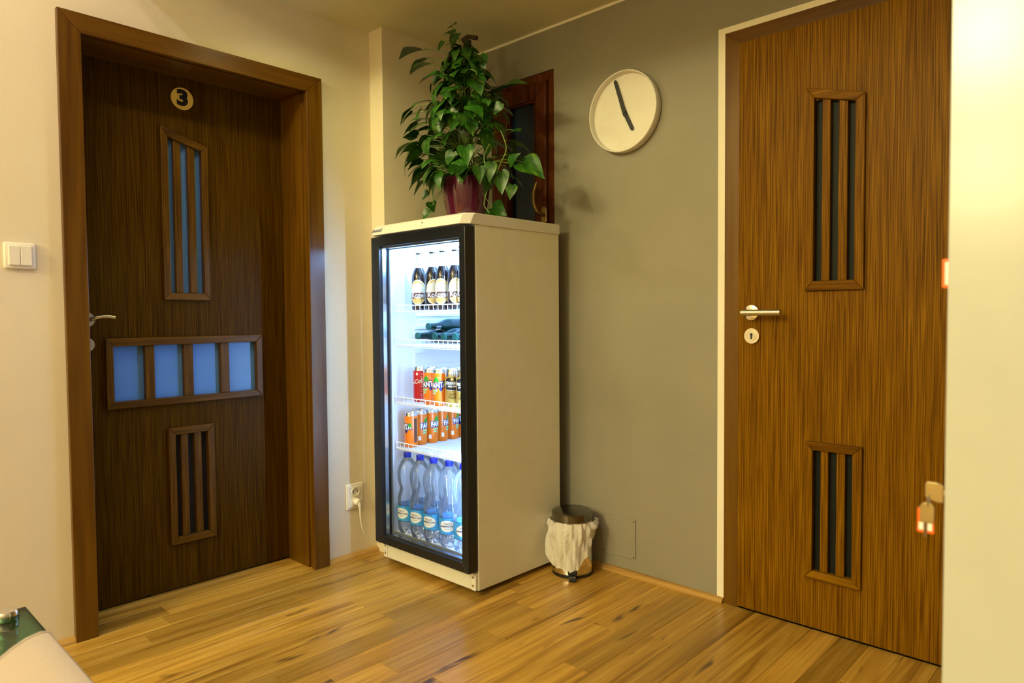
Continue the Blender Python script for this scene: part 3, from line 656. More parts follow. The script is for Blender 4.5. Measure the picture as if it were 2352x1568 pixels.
# dark beer bottle
beer_r = .0325
def beer_bottle(name, glass, cap, prints):
    t = thing(name, 'x', 'bottle')
    b = lathe_obj('bottle_glass', [(0, .003), (.024, 0), (.031, .003), (beer_r, .010), (beer_r, .130), (.0310, .146), (.0255, .164), (.0185, .178), (.0155, .195), (.0140, .225), (.0136, .236), (.0150, .237), (.0150, .242), (.0128, .243), (0, .243)], glass, t)
    lathe_obj('crown_cap', [(.0140, .2395), (.0160, .2405), (.0160, .2440), (.0145, .2478), (0, .2482)], cap, t, 20)
    if prints:
        r = beer_r+.0004
        lathe_obj('neck_label', [(.0188, .1785), (.0159, .195), (.0146, .222), (.0141, .234)], 'print_cream', t)
        lb = print_obj('front_label', 'print_cream', t, lambda m: ell(m, .0385, .052, r, 0, .076, 16))
        print_obj('label_ring', 'print_gold', lb, lambda m: ell(m, .0350, .0480, r+.0003, 0, .076, 16))
        print_obj('label_field', 'print_cream', lb, lambda m: patch_cyl(m, -.0335, .0335, lambda x: .046*math.sqrt(max(0, 1-(x/.0345)**2)), lambda x: 0.002, r+.0006, 0, .070, 14))
        print_obj('label_band', 'print_brown', lb, lambda m: patch_cyl(m, -.0370, .0370, lambda x: .008, lambda x: -.016, r+.0008, 0, .066, 14))
        print_obj('lettering', 'print_white', lb, lambda m: (text_cyl(m, 'Kozel', .028, r+.0012, 0, .0625, bold=.0006, sx=.95), ))
        print_obj('small_lettering', 'print_cream', lb, lambda m: (text_cyl(m, 'ČERNÝ', .007, r+.0012, 0, .0515, bold=.0002, sx=1.2), ))
    return t
proto = beer_bottle('beer_bottle', 'brown_glass', 'crown_gold', True)
bx = [(.258, -.452, 38), (.338, -.446, 62), (.410, -.452, 30), (.478, -.446, 58), (.546, -.452, 25)]
bl = ['dark beer bottle with cream oval label, first from the left on the top shelf', 'dark beer bottle with cream oval label, second from the left on the top shelf', 'dark beer bottle with cream oval label, third from the left on the top shelf', 'dark beer bottle with cream oval label, fourth from the left on the top shelf', 'dark beer bottle half hidden by the black door frame on the top shelf']
for i, (x, y, a) in enumerate(bx):
    o = proto if i == 0 else copy_tree(proto)
    o.location = (x, y, SH[0]+.0016); o.rotation_euler = (0, 0, R(a)); tag(o, bl[i], 'bottle', 'dark beer bottles on the top shelf')
# green bottles lying down, necks to the door
gp = beer_bottle('green_bottle', 'green_glass', 'crown_green', False)
gb = [(.2385, -.452, 0, 0), (.342, -.446, 0, 0), (.424, -.468, 0, 0), (.494, -.468, 0, 0), (.290, -.436, 1, 0)]
gl = ['green beer bottle lying nearest the left wall on the second shelf', 'green beer bottle lying in the lower layer, second from the left, second shelf', 'green beer bottle lying on the second shelf with white letter on its neck', 'green beer bottle lying on the second shelf closest to the black door frame', 'green beer bottle lying on top of the others on the second shelf']
for i, (x, y, lay, _) in enumerate(gb):
    o = gp if i == 0 else copy_tree(gp)
    zc = SH[1]+.0016+beer_r+(0 if not lay else .0405)
    o.location = (x, y+.2482, zc); o.rotation_euler = (R(90), 0, 0); tag(o, gl[i], 'bottle', 'green bottles lying on the second shelf')
    if i in (2, 3):
        mb = MB(); text_cyl(mb, 'S', .034, .0335, R(150), .118, bold=.0012, rot=R(90)); me = mb.mesh('lettering'); me.materials.append(M['print_white']); obj_of('lettering', me, o)
    if i == 4:
        mb = MB(); patch_cyl(mb, -.016, .016, lambda x: .016, lambda x: -.016, .0170, R(40), .197, 8); me = mb.mesh('neck_label'); me.materials.append(M['aluminium']); obj_of('neck_label', me, o)
# cans
def can(name, r, hgt, mat):
    t = thing(name, 'x', 'can')
    b = lathe_obj('can_body', [(0, .004), (r*.72, .003), (r*.80, 0), (r*.93, .006), (r, .014), (r, hgt-.018), (r*.985, hgt-.014)], mat, t, 28)
    l = lathe_obj('can_lid', [(r*.985, hgt-.0142), (r*.91, hgt-.004), (r*.92, hgt-.001), (r*.90, hgt), (r*.875, hgt-.001), (r*.86, hgt-.0065), (0, hgt-.0065)], 'silver', t, 28)
    mb = MB(); mb.prism([(-.006, -.010), (.006, -.010), (.007, .004), (.003, .011), (-.003, .011), (-.007, .004)], lambda u, v, z: (u, v, z), hgt-.0063, hgt-.0048); mb.build('pull_tab', 'silver', l)
    return t, b
def fanta():
    t, b = can('orange_soda_can', .0290, .146, 'orange'); r = .0290
    print_obj('logo_backing', 'print_blue', b, lambda m: (text_cyl(m, 'FANTA', .030, r+.0003, 0, .084, bold=.0042, sx=.78, rot=R(6)), patch_cyl(m, -.024, .030, lambda x: .008+x*.1, lambda x: -.008+x*.1, r+.0002, 0, .082, 10), patch_cyl(m, .004, .020, lambda x: 0, lambda x: -.022+abs(x-.012)*1.2, r+.0002, 0, .080, 6)))
    print_obj('logo_lettering', 'print_white', b, lambda m: text_cyl(m, 'FANTA', .030, r+.0007, 0, .084, bold=.0012, sx=.78, rot=R(6)))
    print_obj('leaf_print', 'print_green', b, lambda m: patch_cyl(m, -.022, .004, lambda x: .016*math.sin(PI*(x+.022)/.026)+.004, lambda x: -.002*math.sin(PI*(x+.022)/.026), r+.0005, 0, .098, 10))
    print_obj('flavour_print', 'print_mint', b, lambda m: (patch_cyl(m, -.026, -.002, lambda x: .005+x*.1, lambda x: -.003+x*.1, r+.0006, 0, .063, 8), patch_cyl(m, -.026, -.010, lambda x: .003+x*.1, lambda x: -.004+x*.1, r+.0006, 0, .054, 6)))
    def arc(m):
        for k in range(10):
            a0 = PI*k/10; a1 = PI*(k+1)/10
            q = [(.021*math.cos(a), .030*math.sin(a)) for a in (a0, a1)]
            ang = [x/r for x, _ in q]
            m.add([(r*1.012*math.sin(ang[0]), -r*1.012*math.cos(ang[0]), .086+q[0][1]), (r*1.012*math.sin(ang[1]), -r*1.012*math.cos(ang[1]), .086+q[1][1]), (r*1.012*math.sin(ang[1]), -r*1.012*math.cos(ang[1]), .0845+q[1][1]), (r*1.012*math.sin(ang[0]), -r*1.012*math.cos(ang[0]), .0845+q[0][1])], [(0, 1, 2, 3)])
    print_obj('arc_print', 'print_cream', b, arc)
    print_obj('green_badge', 'print_green', b, lambda m: ell(m, .0075, .0095, r+.0009, R(62), .094, 8))
    print_obj('ingredient_panel', 'print_brown', b, lambda m: patch_cyl(m, -.008, .008, lambda x: .050, lambda x: -.050, r+.0003, R(112), .072, 5))
    print_obj('barcode', 'print_white', b, lambda m: patch_cyl(m, -.006, .006, lambda x: .009, lambda x: -.009, r+.0004, R(-80), .030, 5))
    return t
fp = fanta()
shelf3 = [(.379, -.500, 32, 'orange soda can on the third shelf beside the red can'), (.4385, -.502, 38, 'orange soda can on the third shelf beside the gold cider can')]
first = True
for x, y, a, l_ in shelf3:
    o = fp if first else copy_tree(fp); first = False
    o.location = (x, y, SH[2]+.0016); o.rotation_euler = (0, 0, R(a)); tag(o, l_, 'can', 'orange soda cans in the fridge')
nm = ['front-left', 'second', 'third', 'fourth', 'fifth', 'rearmost']
s4 = [(.246, -.496, -20), (.231, -.434, 124), (.234, -.3735, 116), (.230, -.312, 138), (.231, -.2505, 130), (.234, -.189, -4)]
for (x, y, a), k in zip(s4, nm):
    o = copy_tree(fp); o.location = (x, y, SH[3]+.0016); o.rotation_euler = (0, 0, R(a))
    tag(o, 'orange soda can on the lowest wire shelf, %s of the row along the left side' % k, 'can', 'orange soda cans in the fridge')
for i, (x, y, a) in enumerate(((.337, -.452, 20), (.398, -.441, 200))):
    o = copy_tree(fp); o.location = (x, y, SH[2]+.0016); o.rotation_euler = (0, 0, R(a))
    tag(o, ('orange soda can standing behind the red can on the third shelf', 'orange soda can behind the front pair on the third shelf')[i], 'can', 'orange soda cans in the fridge')
t, b = can('cola_can', .0290, .146, 'red'); r = .0290
print_obj('script_lettering', 'print_white', b, lambda m: text_cyl(m, 'Coca-Cola', .024, r+.0006, 0, .082, bold=.0004, shear=.35, rot=R(12)))
print_obj('round_badge', 'print_white', b, lambda m: ell(m, .0045, .0055, r+.0005, R(40), .118, 8))
print_obj('small_print', 'print_cream', b, lambda m: [patch_cyl(m, -.0035, .0035, lambda x: .0012, lambda x: -.0012, r+.0005, R(78), z_, 3) for z_ in (.118, .108, .102, .096, .088, .080, .072, .064, .054, .046, .036, .030)])
t.location = (.273, -.466, SH[2]+.0016); t.rotation_euler = (0, 0, R(-16)); tag(t, 'red cola can with white script at the left of the third shelf', 'can')
def cider():
    t, b = can('cider_can', .0325, .150, 'gold_can'); r = .0325
    lathe_obj('silver_shoulder', [(r+.0003, .122), (r+.0003, .1325), (r*.99, .136)], 'silver', b, 28)
    print_obj('name_panel', 'print_black', b, lambda m: patch_cyl(m, -.030, .030, lambda x: .020*math.sqrt(max(0, 1-(x/.036)**2))+.004, lambda x: -.020-.010*math.sqrt(max(0, 1-(x/.0305)**2)), r+.0004, 0, .095, 14))
    print_obj('panel_line', 'print_white', b, lambda m: (patch_cyl(m, -.026, .026, lambda x: .0008, lambda x: -.0002, r+.0008, 0, .0895, 10), patch_cyl(m, -.024, .024, lambda x: -.0235-.0035*math.sqrt(max(0, 1-(x/.0245)**2)), lambda x: -.0245-.0035*math.sqrt(max(0, 1-(x/.0245)**2)), r+.0008, 0, .095, 10)))
    print_obj('name_lettering', 'print_white', b, lambda m: text_cyl(m, 'STRONGBOW', .0125, r+.0009, 0, .0965, bold=.0005, sx=.78))
    print_obj('cider_lettering', 'print_white', b, lambda m: text_cyl(m, 'APPLE CIDER', .0080, r+.0009, 0, .0825, bold=.0003, sx=.85))
    print_obj('emblem', 'print_gold', b, lambda m: ell(m, .0065, .0065, r+.0008, 0, .1115, 8))
    print_obj('variety_lettering', 'print_black', b, lambda m: (text_cyl(m, 'Gold', .0150, r+.0009, 0, .052, sx=.9), text_cyl(m, 'Apple', .0150, r+.0009, 0, .040, sx=.9)))
    return t
cp = cider()
for i, (x, y, a) in enumerate(((.504, -.487, 42), (.5745, -.492, 36), (.478, -.418, 60))):
    o = cp if i == 0 else copy_tree(cp); o.location = (x, y, SH[2]+.0016); o.rotation_euler = (0, 0, R(a))
    tag(o, ('gold cider can with black name panel beside the orange cans, third shelf', 'gold cider can cut by the black door frame, third shelf', 'gold cider can behind the front row on the third shelf')[i], 'can', 'gold cider cans')
# water bottles
def water():
    t = thing('water_bottle', 'x', 'bottle')
    prof = [(0, .014), (.014, .012), (.026, .004), (.033, .0), (.039, .006), (.0420, .020), (.0428, .035), (.0428, .049), (.0416, .053), (.0416, .121), (.0432, .127), (.0436, .140), (.0420, .156), (.0380, .171), (.0345, .185), (.0345, .191), (.0375, .203), (.0418, .222), (.0438, .243), (.0430, .262), (.0385, .280), (.0300, .296), (.0205, .309), (.0148, .316), (.0140, .330), (0, .330)]
    def pet(a, z): return (-.006*max(0, math.cos(5*a))**2*(1-z/.035) if z < .035 and z > .0045 else 0)
    mb = MB(); mb.lathe(prof, 30, fn=pet); b = mb.build('bottle_body', 'pet', t, smooth=True)
    lathe_obj('cap', [(.0152, .318), (.0158, .319), (.0158, .337), (.0145, .3395), (0, .340)], 'cap_blue', t, 24)
    lathe_obj('neck_ring', [(.0150, .3135), (.0172, .314), (.0172, .316), (.0150, .3165)], 'pet', t, 20)
    r = .0424
    lb = lathe_obj('paper_label', [(r, .0535), (r, .1205)], 'label_blue', t, 32)
    lathe_obj('label_border', [(r+.0003, .0535), (r+.0003, .0555)], 'label_navy', lb, 32); lathe_obj('label_border', [(r+.0003, .1185), (r+.0003, .1205)], 'label_navy', lb, 32)
    print_obj('label_oval', 'print_white', lb, lambda m: ell(m, .034, .0225, r+.0004, 0, .0875, 16))
    print_obj('brand_lettering', 'print_grey', lb, lambda m: text_cyl(m, 'TESCO', .0110, r+.0009, 0, .0965, bold=.0003))
    print_obj('name_lettering', 'label_navy', lb, lambda m: text_cyl(m, 'PRAMENITÁ VODA', .0078, r+.0009, 0, .0860, bold=.0003))
    print_obj('kind_lettering', 'print_grey', lb, lambda m: text_cyl(m, 'NEPERLIVÁ', .0050, r+.0009, 0, .0765))
    print_obj('round_seal', 'print_gold', lb, lambda m: ell(m, .0075, .0085, r+.0006, R(75), .103, 8))
    return t
wp = water()
wf = [(.238, -.512, 8), (.327, -.516, 12), (.415, -.518, 14), (.503, -.512, 34), (.592, -.516, 46)]
wb = [(.246, -.424, 20), (.334, -.427, 100), (.422, -.429, 60), (.510, -.423, 40), (.598, -.427, 10)]
nmw = ['first', 'second', 'third', 'fourth', 'fifth']
for i, (x, y, a) in enumerate(wf):
    o = wp if i == 0 else copy_tree(wp); o.location = (x, y, IZ0+.0005); o.rotation_euler = (0, 0, R(a))
    tag(o, 'clear water bottle with blue label in the front row, %s from the left' % nmw[i], 'bottle', 'water bottles on the fridge floor')
for i, (x, y, a) in enumerate(wb):
    o = copy_tree(wp); o.location = (x, y, IZ0+.0005); o.rotation_euler = (0, 0, R(a))
    tag(o, 'clear water bottle with blue cap in the back row, %s from the left' % nmw[i], 'bottle', 'water bottles on the fridge floor')

# ------------------------------------------------------------------ pedal bin
BX, BY = .817, -.127
bn = thing('pedal_bin', 'small steel pedal bin with a white bag hanging out, beside the fridge', 'bin', (BX, BY, 0)); br = .081
c3 = (BX, BY, 0)
mb = MB(); mb.lathe([(br-.003, .012), (br, .014), (br, .222), (br-.002, .224), (br-.004, .224), (br-.004, .02)], 48, c3); mb.build('bin_body', 'bright_steel', bn, smooth=True)
mb = MB(); mb.lathe([(br-.006, 0), (br+.001, .001), (br+.0012, .013), (br-.004, .014)], 48, c3); mb.build('base_ring', 'black_plastic', bn, smooth=True)
mb = MB(); mb.lathe([(br+.001, .222), (br+.002, .223), (br+.002, .250), (br-.002, .2545), (br-.008, .2565), (0, .258)], 48, c3); mb.build('lid', 'dark_steel', bn, smooth=True)
pa = math.atan2(-2.2, 1.74)            # pedal looks towards the room
dv = Vector((math.cos(pa), math.sin(pa), 0)); sv = Vector((-dv.y, dv.x, 0)); C3 = Vector(c3)
def pedbox(mb, d0, d1, hw, z0, z1):
    P = [C3+dv*a+sv*b for a, b in ((d0, -hw), (d1, -hw), (d1, hw), (d0, hw))]
    mb.add([(p_.x, p_.y, z0) for p_ in P]+[(p_.x, p_.y, z1) for p_ in P], [(0, 3, 2, 1), (4, 5, 6, 7), (0, 1, 5, 4), (1, 2, 6, 5), (2, 3, 7, 6), (3, 0, 4, 7)])
mb = MB(); pedbox(mb, br-.004, br+.010, .019, .018, .033); mb.build('pedal_housing', 'black_plastic', bn, bevel=.003)
mb = MB(); pedbox(mb, br+.004, br+.026, .013, .013, .017); mb.build('pedal_arm', 'steel', bn)
mb = MB(); pedbox(mb, br+.022, br+.042, .0145, .003, .014); mb.build('pedal', 'black_plastic', bn, bevel=.002)
# bag
NA, NZ = 96, 26; vs = []; fs = []
rb = random.Random(5); ph = [rb.uniform(0, 6.28) for _ in range(8)]
def hem(a):      # how low the bag hangs, by angle from the pedal side
    d_ = (a-pa+PI) % (2*PI)-PI; low = .034
    if d_ < -1.05: z = min(.140, low+(-1.05-d_)*.34)
    elif d_ > .25: z = min(.160, low+(d_-.25)*.115)
    else: z = low
    return z+.006*math.sin(5*a+ph[0])+.003*math.sin(11*a+ph[1])
for j in range(NZ+1):
    t = j/NZ
    for k in range(NA):
        a = 2*PI*k/NA; z1_ = hem(a); z = .2215+(z1_-.2215)*t; d_ = (a-pa+PI) % (2*PI)-PI
        fold = .0030*math.sin(9*a+ph[2]+5*t)+.0026*math.sin(17*a+ph[3]-7*t)+.0018*math.sin(31*a+ph[4]+4*t)
        flare = .004+.010*math.sin(PI*min(1, t*1.1))*(.6+.4*math.sin(3*a+ph[5]))
        tipL = .030*math.exp(-((d_+1.25)/.16)**2)*t**1.4
        flare += (.012*math.exp(-((t-.22)/.16)**2))*(1 if abs(d_) > .7 else .25)
        rr = br+.0022+max(0, fold+.003)+flare*(1-.55*t)+tipL
        vs.append((max(.7185, BX+rr*math.cos(a)), min(-.004, BY+rr*math.sin(a)), z))
for j in range(NZ):
    for k in range(NA): fs.append((j*NA+k, j*NA+(k+1) % NA, (j+1)*NA+(k+1) % NA, (j+1)*NA+k))
mb = MB(); mb.add(vs, fs); mb.build('bin_bag', 'bag_film', bn, smooth=True)

# ------------------------------------------------------------------ locker with keys
LXK, LYK = 2.363, -1.340
lo = thing('locker', 'tall glossy white locker close to the camera at the right edge', 'locker', (2.57, -1.09, 0))
mb = MB(); mb.box(LXK, LYK, .0, XR-.02, LYK+.018, 1.95); mb.build('side_panel', 'white_gloss', lo, bevel=.0015)
mb = MB(); mb.box(LXK+.018, LYK+.018, .0, XR-.02, -.86, 1.95); mb.build('carcass', 'white_gloss', lo, bevel=.002)
for z0, z1 in ((.02, .50), (.503, .935), (.938, 1.235), (1.238, 1.94)):
    mb = MB(); mb.box(LXK, LYK+.0195, z0, LXK+.0175, -.862, z1); dd = mb.build('locker_door', 'white_gloss', lo, bevel=.0015)
    zl = .812 if z0 > .5 and z0 < .6 else (1.094 if .9 < z0 < 1 else (z0+z1)/2)
    mb = MB(); mb.tube([(LXK, -1.300, zl), (LXK-.003, -1.300, zl)], .009, 20); mb.build('lock_barrel', 'key_metal', dd, smooth=True)
kx = thing('locker_key', 'metal key with orange tags hanging in the lower locker lock', 'key', (LXK-.003, -1.30, .812))
Kx = LXK-.003
mb = MB(); mb.box(Kx-.006, -1.301, .809, Kx, -1.299, .815); mb.prism([(Kx-.006, .800), (Kx-.006, .821), (Kx-.013, .8245), (Kx-.0245, .8245), (Kx-.0265, .821), (Kx-.0265, .805), (Kx-.022, .802), (Kx-.011, .799)], lambda u, v, t: (u, t, v), -1.3013, -1.2987); mb.build('key_bow', 'key_metal', kx, bevel=.0006)
ringpts = [(Kx-.0225, -1.30+.006*math.cos(a), .800+.008*math.sin(a)) for a in [2*PI*k/14 for k in range(15)]]
mb = MB(); mb.tube(ringpts, .0008, 6); mb.build('split_ring', 'steel', kx, smooth=True)
mb = MB(); mb.prism([(Kx-.032, .771), (Kx-.016, .771), (Kx-.015, .792), (Kx-.019, .797), (Kx-.028, .797), (Kx-.032, .792)], lambda u, v, t: (u, t, v), -1.3035, -1.3020); mb.build('spare_key', 'key_metal', kx, bevel=.0005)
mb = MB(); mb.box(Kx-.0355, -1.3015, .7565, Kx-.0155, -1.2990, .789); tg = mb.build('key_tag', 'key_orange', kx, bevel=.0012)
for u in (-.0305, -.0205):
    mb = MB(); mb.box(Kx+u-.0028, -1.3022, .7605, Kx+u+.0028, -1.3015, .7705); mb.build('tag_paper', 'print_white', tg, bevel=.0002)
mb = MB(); mb.box(Kx-.0272, -1.3035, .752, Kx-.0238, -1.3020, .7715); mb.build('key_blade', 'dark_steel', kx)
ot = thing('key_tag', 'orange key tag sticking out of the upper locker door', 'key tag', (LXK-.003, -1.30, 1.094))
mb = MB(); mb.box(LXK-.0140, -1.3012, 1.076, LXK-.0010, -1.2988, 1.1125); oo = mb.build('tag_frame', 'key_orange', ot, bevel=.0008)
mb = MB(); mb.box(LXK-.0105, -1.3018, 1.080, LXK-.0020, -1.3012, 1.1085); mb.build('tag_paper', 'print_white', oo)

# ------------------------------------------------------------------ glass table and upholstered seat, lower left corner
gt = thing('glass_table', 'low green glass side table with chrome caps at the lower left', 'table', (.86, -2.2, 0))
gxa, gxb, gya, gyb, gz = .645, 1.10, -1.948, -2.45, .380
mb = MB(); mb.box(gxa, gyb, gz-.010, gxb, gya, gz); gtop = mb.build('glass_top', 'table_glass', gt, bevel=.001)
for (b_) in ((gxa-.0006, gyb, gz-.010, gxa, gya, gz), (gxa, gya, gz-.010, gxb, gya+.0006, gz)):
    mb = MB(); mb.box(*b_); mb.build('polished_edge', 'glass_edge', gtop)
for (x, y) in ((gxa+.050, gya-.045), (gxb-.050, gya-.045), (gxa+.050, gyb+.045), (gxb-.050, gyb+.045)):
    mb = MB(); mb.tube([(x, y, 0), (x, y, gz-.010)], .020, 20); lg = mb.build('leg', 'chrome', gt, smooth=True)
    mb = MB(); mb.lathe([(.0225, 0), (.0235, .002), (.0235, .016), (.021, .020), (0, .021)], 28, (x, y, gz)); mb.build('leg_cap', 'chrome', lg, smooth=True)
st = thing('upholstered_seat', 'beige fabric seat with a rounded top edge at the lower left corner', 'seat', (1.55, -2.3, 0))
prof = [(-2.012, .04), (-2.012, .490), (-2.0135, .500), (-2.019, .5070), (-2.030, .5090), (-2.050, .5050), (-2.070, .4960), (-2.090, .4830), (-2.110, .466), (-2.135, .438), (-2.16, .40), (-2.19, .34), (-2.21, .30), (-2.21, .04)]
mb = MB(); mb.prism(prof, lambda u, v, t: (t, u, v), 1.165, 1.90); bk = mb.build('backrest', 'fabric', st, smooth=True)
mb = MB(); mb.prism([(-2.0115, .488), (-2.0135, .5010), (-2.019, .5085), (-2.030, .5107), (-2.050, .5067), (-2.070, .4977), (-2.090, .4847), (-2.111, .4675), (-2.109, .4645), (-2.089, .4815), (-2.05, .503), (-2.03, .507), (-2.016, .503)], lambda u, v, t: (t, u, v), 1.1625, 1.169); mb.build('edge_piping', 'fabric', bk, bevel=.0006)
mb = MB(); mb.box(1.165, -2.70, .04, 1.90, -2.211, .30); mb.build('seat_cushion', 'fabric', st, bevel=.02, seg=3)
for (x, y) in ((1.20, -2.05), (1.86, -2.05), (1.20, -2.66), (1.86, -2.66)):
    mb = MB(); mb.tube([(x, y, 0), (x, y, .042)], .02, 12); mb.build('foot', 'black_plastic', st)

# ------------------------------------------------------------------ plant
PX, PY, PZ = .470, -.375, 1.4215
pt = thing('potted_plant', 'tall leafy green pothos in a glossy purple pot on top of the fridge', 'plant', (PX, PY, PZ))
c3 = (PX, PY, PZ)
mb = MB(); mb.lathe([(0, .0005), (.066, .0005), (.072, .004), (.079, .035), (.088, .08), (.0955, .13), (.0985, .170), (.0990, .178), (.0965, .180), (.0935, .176), (.089, .13), (.06, .12), (0, .12)], 48, c3); mb.build('pot', 'pot_glaze', pt, smooth=True)
mb = MB(); mb.lathe([(.0925, .160), (.05, .166), (0, .168)], 24, c3, fn=lambda a, z: .001*math.sin(7*a)); mb.build('soil', 'soil', pt)
mb = MB(); mb.tube([(PX, PY, PZ+.12), (PX+.004, PY, PZ+.4), (PX+.012, PY+.004, PZ+.735)], .017, 12); mb.build('moss_pole', 'moss', pt, smooth=True)
mb = MB(); mb.tube([(PX-.004, PY-.01, PZ+.735), (PX+.02, PY-.0, PZ+.748), (PX+.055, PY+.02, PZ+.738)], .009, 8); mb.build('cut_stalk', 'moss', pt, smooth=True)
def leaf_mesh(name, fold, droop, wav):
    """heart-shaped blade, base at origin, tip at +y (length 1), face up +z"""
    ts = [-.12, -.03, .07, .20, .36, .54, .72, .88, 1.0]
    wd = [.16, .33, .41, .43, .39, .30, .185, .075, .0]
    vs = []; fs = []
    for i, t in enumerate(ts):
        zc = -droop*max(0, t)**2
        row = []
        for s in (-1, -.55, 0, .55, 1):
            x = wd[i]*s; y = t
            if i == 0 and s == 0: y = .0
            if i == 0 and abs(s) < .6 and s != 0: y = t+.04
            z = zc+fold*abs(x)+wav*math.sin(t*9+s*2)*abs(s)*.5-droop*.5*x*x*2
            row.append((x, y, z))
        vs += row
    n = 5
    for i in range(len(ts)-1):
        for k in range(n-1): fs.append((i*n+k, i*n+k+1, (i+1)*n+k+1, (i+1)*n+k))
    mb = MB(); mb.add(vs, fs); me = mb.mesh(name, smooth=True); me.materials.append(M['leaf']); return me
LM = [leaf_mesh('leaf', .22, .30, .03), leaf_mesh('leaf', .12, .55, .05), leaf_mesh('leaf', .32, .18, .03), leaf_mesh('leaf', .18, .75, .02)]
stems = MB(); rl = random.Random(23)
base = Vector((PX, PY, PZ))
def leaf_at(pos, tipdir, normal, size, var=None):
    y = Vector(tipdir).normalized(); z = Vector(normal); z = (z-y*z.dot(y)).normalized(); x = y.cross(z)
    o = obj_of('leaf', LM[rl.randrange(4) if var is None else var], pt)
    mt = Matrix(((x.x, y.x, z.x), (x.y, y.y, z.y), (x.z, y.z, z.z)))
    o.location = Vector(pos)-base; o.rotation_euler = mt.to_euler(); o.scale = (size*rl.uniform(.85, 1.1), size, size)
    return o
def petiole(p0, p1, r=.0020):
    p0 = Vector(p0); p1 = Vector(p1); mid = (p0+p1)/2+Vector((0, 0, .25*(p1-p0).length)); pts = []
    for k in range(7):
        t = k/6; pts.append(p0*(1-t)**2+mid*2*t*(1-t)+p1*t*t)
    stems.tube(pts, r, 5, r1=r*.7)
# leaves climbing round the pole, thickest low down
def rad(z):      # reach of the foliage by height above the fridge top
    for (z0, r0), (z1, r1) in zip(((.10, .17), (.20, .21), (.30, .235), (.42, .215), (.52, .18), (.62, .13), (.72, .07), (.80, .03)), ((.20, .21), (.30, .235), (.42, .215), (.52, .18), (.62, .13), (.72, .07), (.80, .03), (.9, .02))):
        if z0 <= z <= z1: return 1.14*(r0+(r1-r0)*(z-z0)/(z1-z0))
    return .05
for i in range(290):
    u = rl.random(); z = .175+.54*(u**1.15); a = rl.uniform(0, 2*PI); R_ = rad(z)*(.35+.65*math.sqrt(rl.random()))
    if math.sin(a) > .3 and rl.random() < .45: continue
    o3 = Vector((math.cos(a), math.sin(a), 0)); pole = Vector((PX+.012*math.cos(a), PY+.012*math.sin(a), PZ+max(.17, z-.06-rl.random()*.05)))
    size = rl.uniform(.055, .092)*(1 if z < .55 else .8)
    tip = o3*rl.uniform(.5, 1.)+Vector((rl.uniform(-.35, .35), rl.uniform(-.35, .35), rl.uniform(-.9, .12)))
    tip.normalize(); pos = Vector((PX, PY, PZ+z))+o3*max(.02, R_-size*.75)
    lim = .115+size*max(0., -tip.x)+size*.3; pos.x = max(pos.x, lim)
    if pos.y > -.075-size: pos.y = -.075-size
    if pos.z+size > HC-.02: continue
    nrm = Vector((o3.x*.6+rl.uniform(-.3, .3), o3.y*.6+rl.uniform(-.3, .3), .8))
    leaf_at(pos, tip, nrm, size); petiole(pole, pos, .0017)
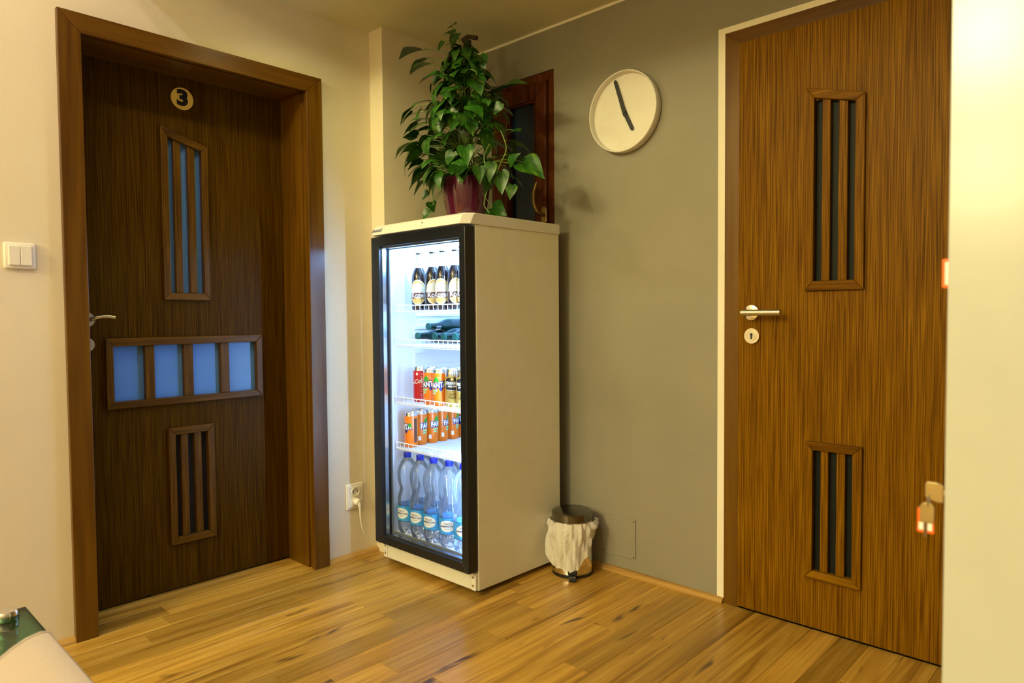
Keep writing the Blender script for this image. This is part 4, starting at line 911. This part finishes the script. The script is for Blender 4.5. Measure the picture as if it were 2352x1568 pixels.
# prominent leaves read off the photograph: (px, py of stalk end, px, py of tip, depth past the pot axis, length, facing)
def pix(u, v, Y): 
    d_ = fw+rt*((u-1176)/FPX)-up*((v-784)/FPX); t_ = (Y-CAM.y)/d_.y; return CAM+d_*t_
vw = -fw
HERO = [(969, 116, 914, 122, -.50, (.2, -.2, 1)), (978, 135, 936, 150, -.50, (.2, -.3, 1)), (986, 148, 938, 160, -.50, (0, -.3, 1)), (996, 172, 957, 186, -.50, (.3, -.5, .8)),
        (1102, 128, 1104, 172, -.36, (.5, -.9, .25)), (1092, 176, 1103, 210, -.40, (.6, -.8, .2)), (1142, 212, 1205, 173, -.33, (.3, -.5, .85)), (1202, 372, 1248, 400, -.34, (.55, -.75, .4)),
        (1100, 385, 1102, 420, -.47, (.7, -.7, .1)), (1128, 375, 1122, 415, -.44, (.6, -.8, .2)), (1150, 395, 1152, 445, -.40, (.6, -.8, .25)), (1176, 425, 1170, 456, -.38, (.6, -.7, .3)),
        (1130, 478, 1160, 490, -.36, (.5, -.8, .3)), (984, 440, 968, 458, -.42, (.3, -.9, .3)), (990, 465, 996, 485, -.42, (.6, -.7, .2)), (985, 482, 972, 498, -.43, (.5, -.7, .4)),
        (1000, 402, 940, 425, -.50, (.1, -.4, .9)), (943, 345, 914, 398, -.50, (-.2, -.7, .7)), (940, 330, 902, 356, -.50, (-.1, -.5, .9)), (950, 245, 910, 272, -.50, (0, -.5, .9)),
        (945, 262, 915, 285, -.50, (.2, -.6, .8)), (1036, 62, 1047, 50, -.38, (0, -.6, .7)), (1042, 74, 1012, 72, -.39, (.1, -.6, .8)), (1036, 100, 1050, 74, -.39, (.5, -.8, .2)), (1018, 96, 1004, 112, -.39, (.2, -.8, .4)),
        (1170, 375, 1186, 350, -.37, (.5, -.8, .3)), (1195, 300, 1176, 300, -.34, (.2, -.6, .8)), (1150, 238, 1132, 262, -.38, (.5, -.8, .2)), (1120, 230, 1112, 248, -.42, (.6, -.7, .3)),
        (1050, 160, 1075, 190, -.42, (.6, -.8, .2)), (1012, 170, 990, 196, -.44, (.4, -.8, .4)), (1080, 275, 1086, 308, -.47, (.7, -.7, .2)), (1005, 270, 1003, 312, -.47, (.5, -.8, .2)), (1040, 350, 1025, 390, -.48, (.6, -.8, .2)), (1010, 355, 1040, 378, -.48, (.5, -.7, .5))]
for (u0, v0, u1, v1, Y, nr) in HERO:
    p0 = pix(u0, v0, Y); p1 = pix(u1, v1, Y-.02); ln_ = max(.045, (p1-p0).length*.98)
    leaf_at(p0, p1-p0, nr, ln_, 0 if rl.random() < .5 else 2)
    zz = min(max(p0.z-.05, PZ+.18), PZ+.70); petiole((PX, PY-.012, zz), p0, .0019)
# trailing vines
for pts in ([(1060, 215, -.40), (1095, 170, -.42), (1070, 160, -.43), (1050, 185, -.41)], [(1150, 300, -.40), (1163, 340, -.42), (1150, 375, -.43), (1140, 400, -.42)], [(990, 395, -.45), (992, 440, -.45), (996, 470, -.45)], [(1118, 440, -.42), (1112, 470, -.42), (1124, 488, -.41)], [(1125, 330, -.42), (1112, 360, -.44), (1118, 390, -.43)], [(1035, 110, -.40), (1075, 165, -.41), (1110, 190, -.41)]):
    stems.tube(smooth_path([pix(*q_) for q_ in pts]), .0022, 6)
for k in range(9):
    a = 2*PI*k/9; stems.tube([(PX+.05*math.cos(a), PY+.05*math.sin(a), PZ+.16), (PX+.03*math.cos(a+.5), PY+.03*math.sin(a+.5), PZ+.3), (PX+.022*math.cos(a+1.2), PY+.022*math.sin(a+1.2), PZ+.45), (PX+.018*math.cos(a+2), PY+.018*math.sin(a+2), PZ+.66)], .0028, 6)
stems.build('vine_stems', 'stem', pt, smooth=True, kind='stuff')
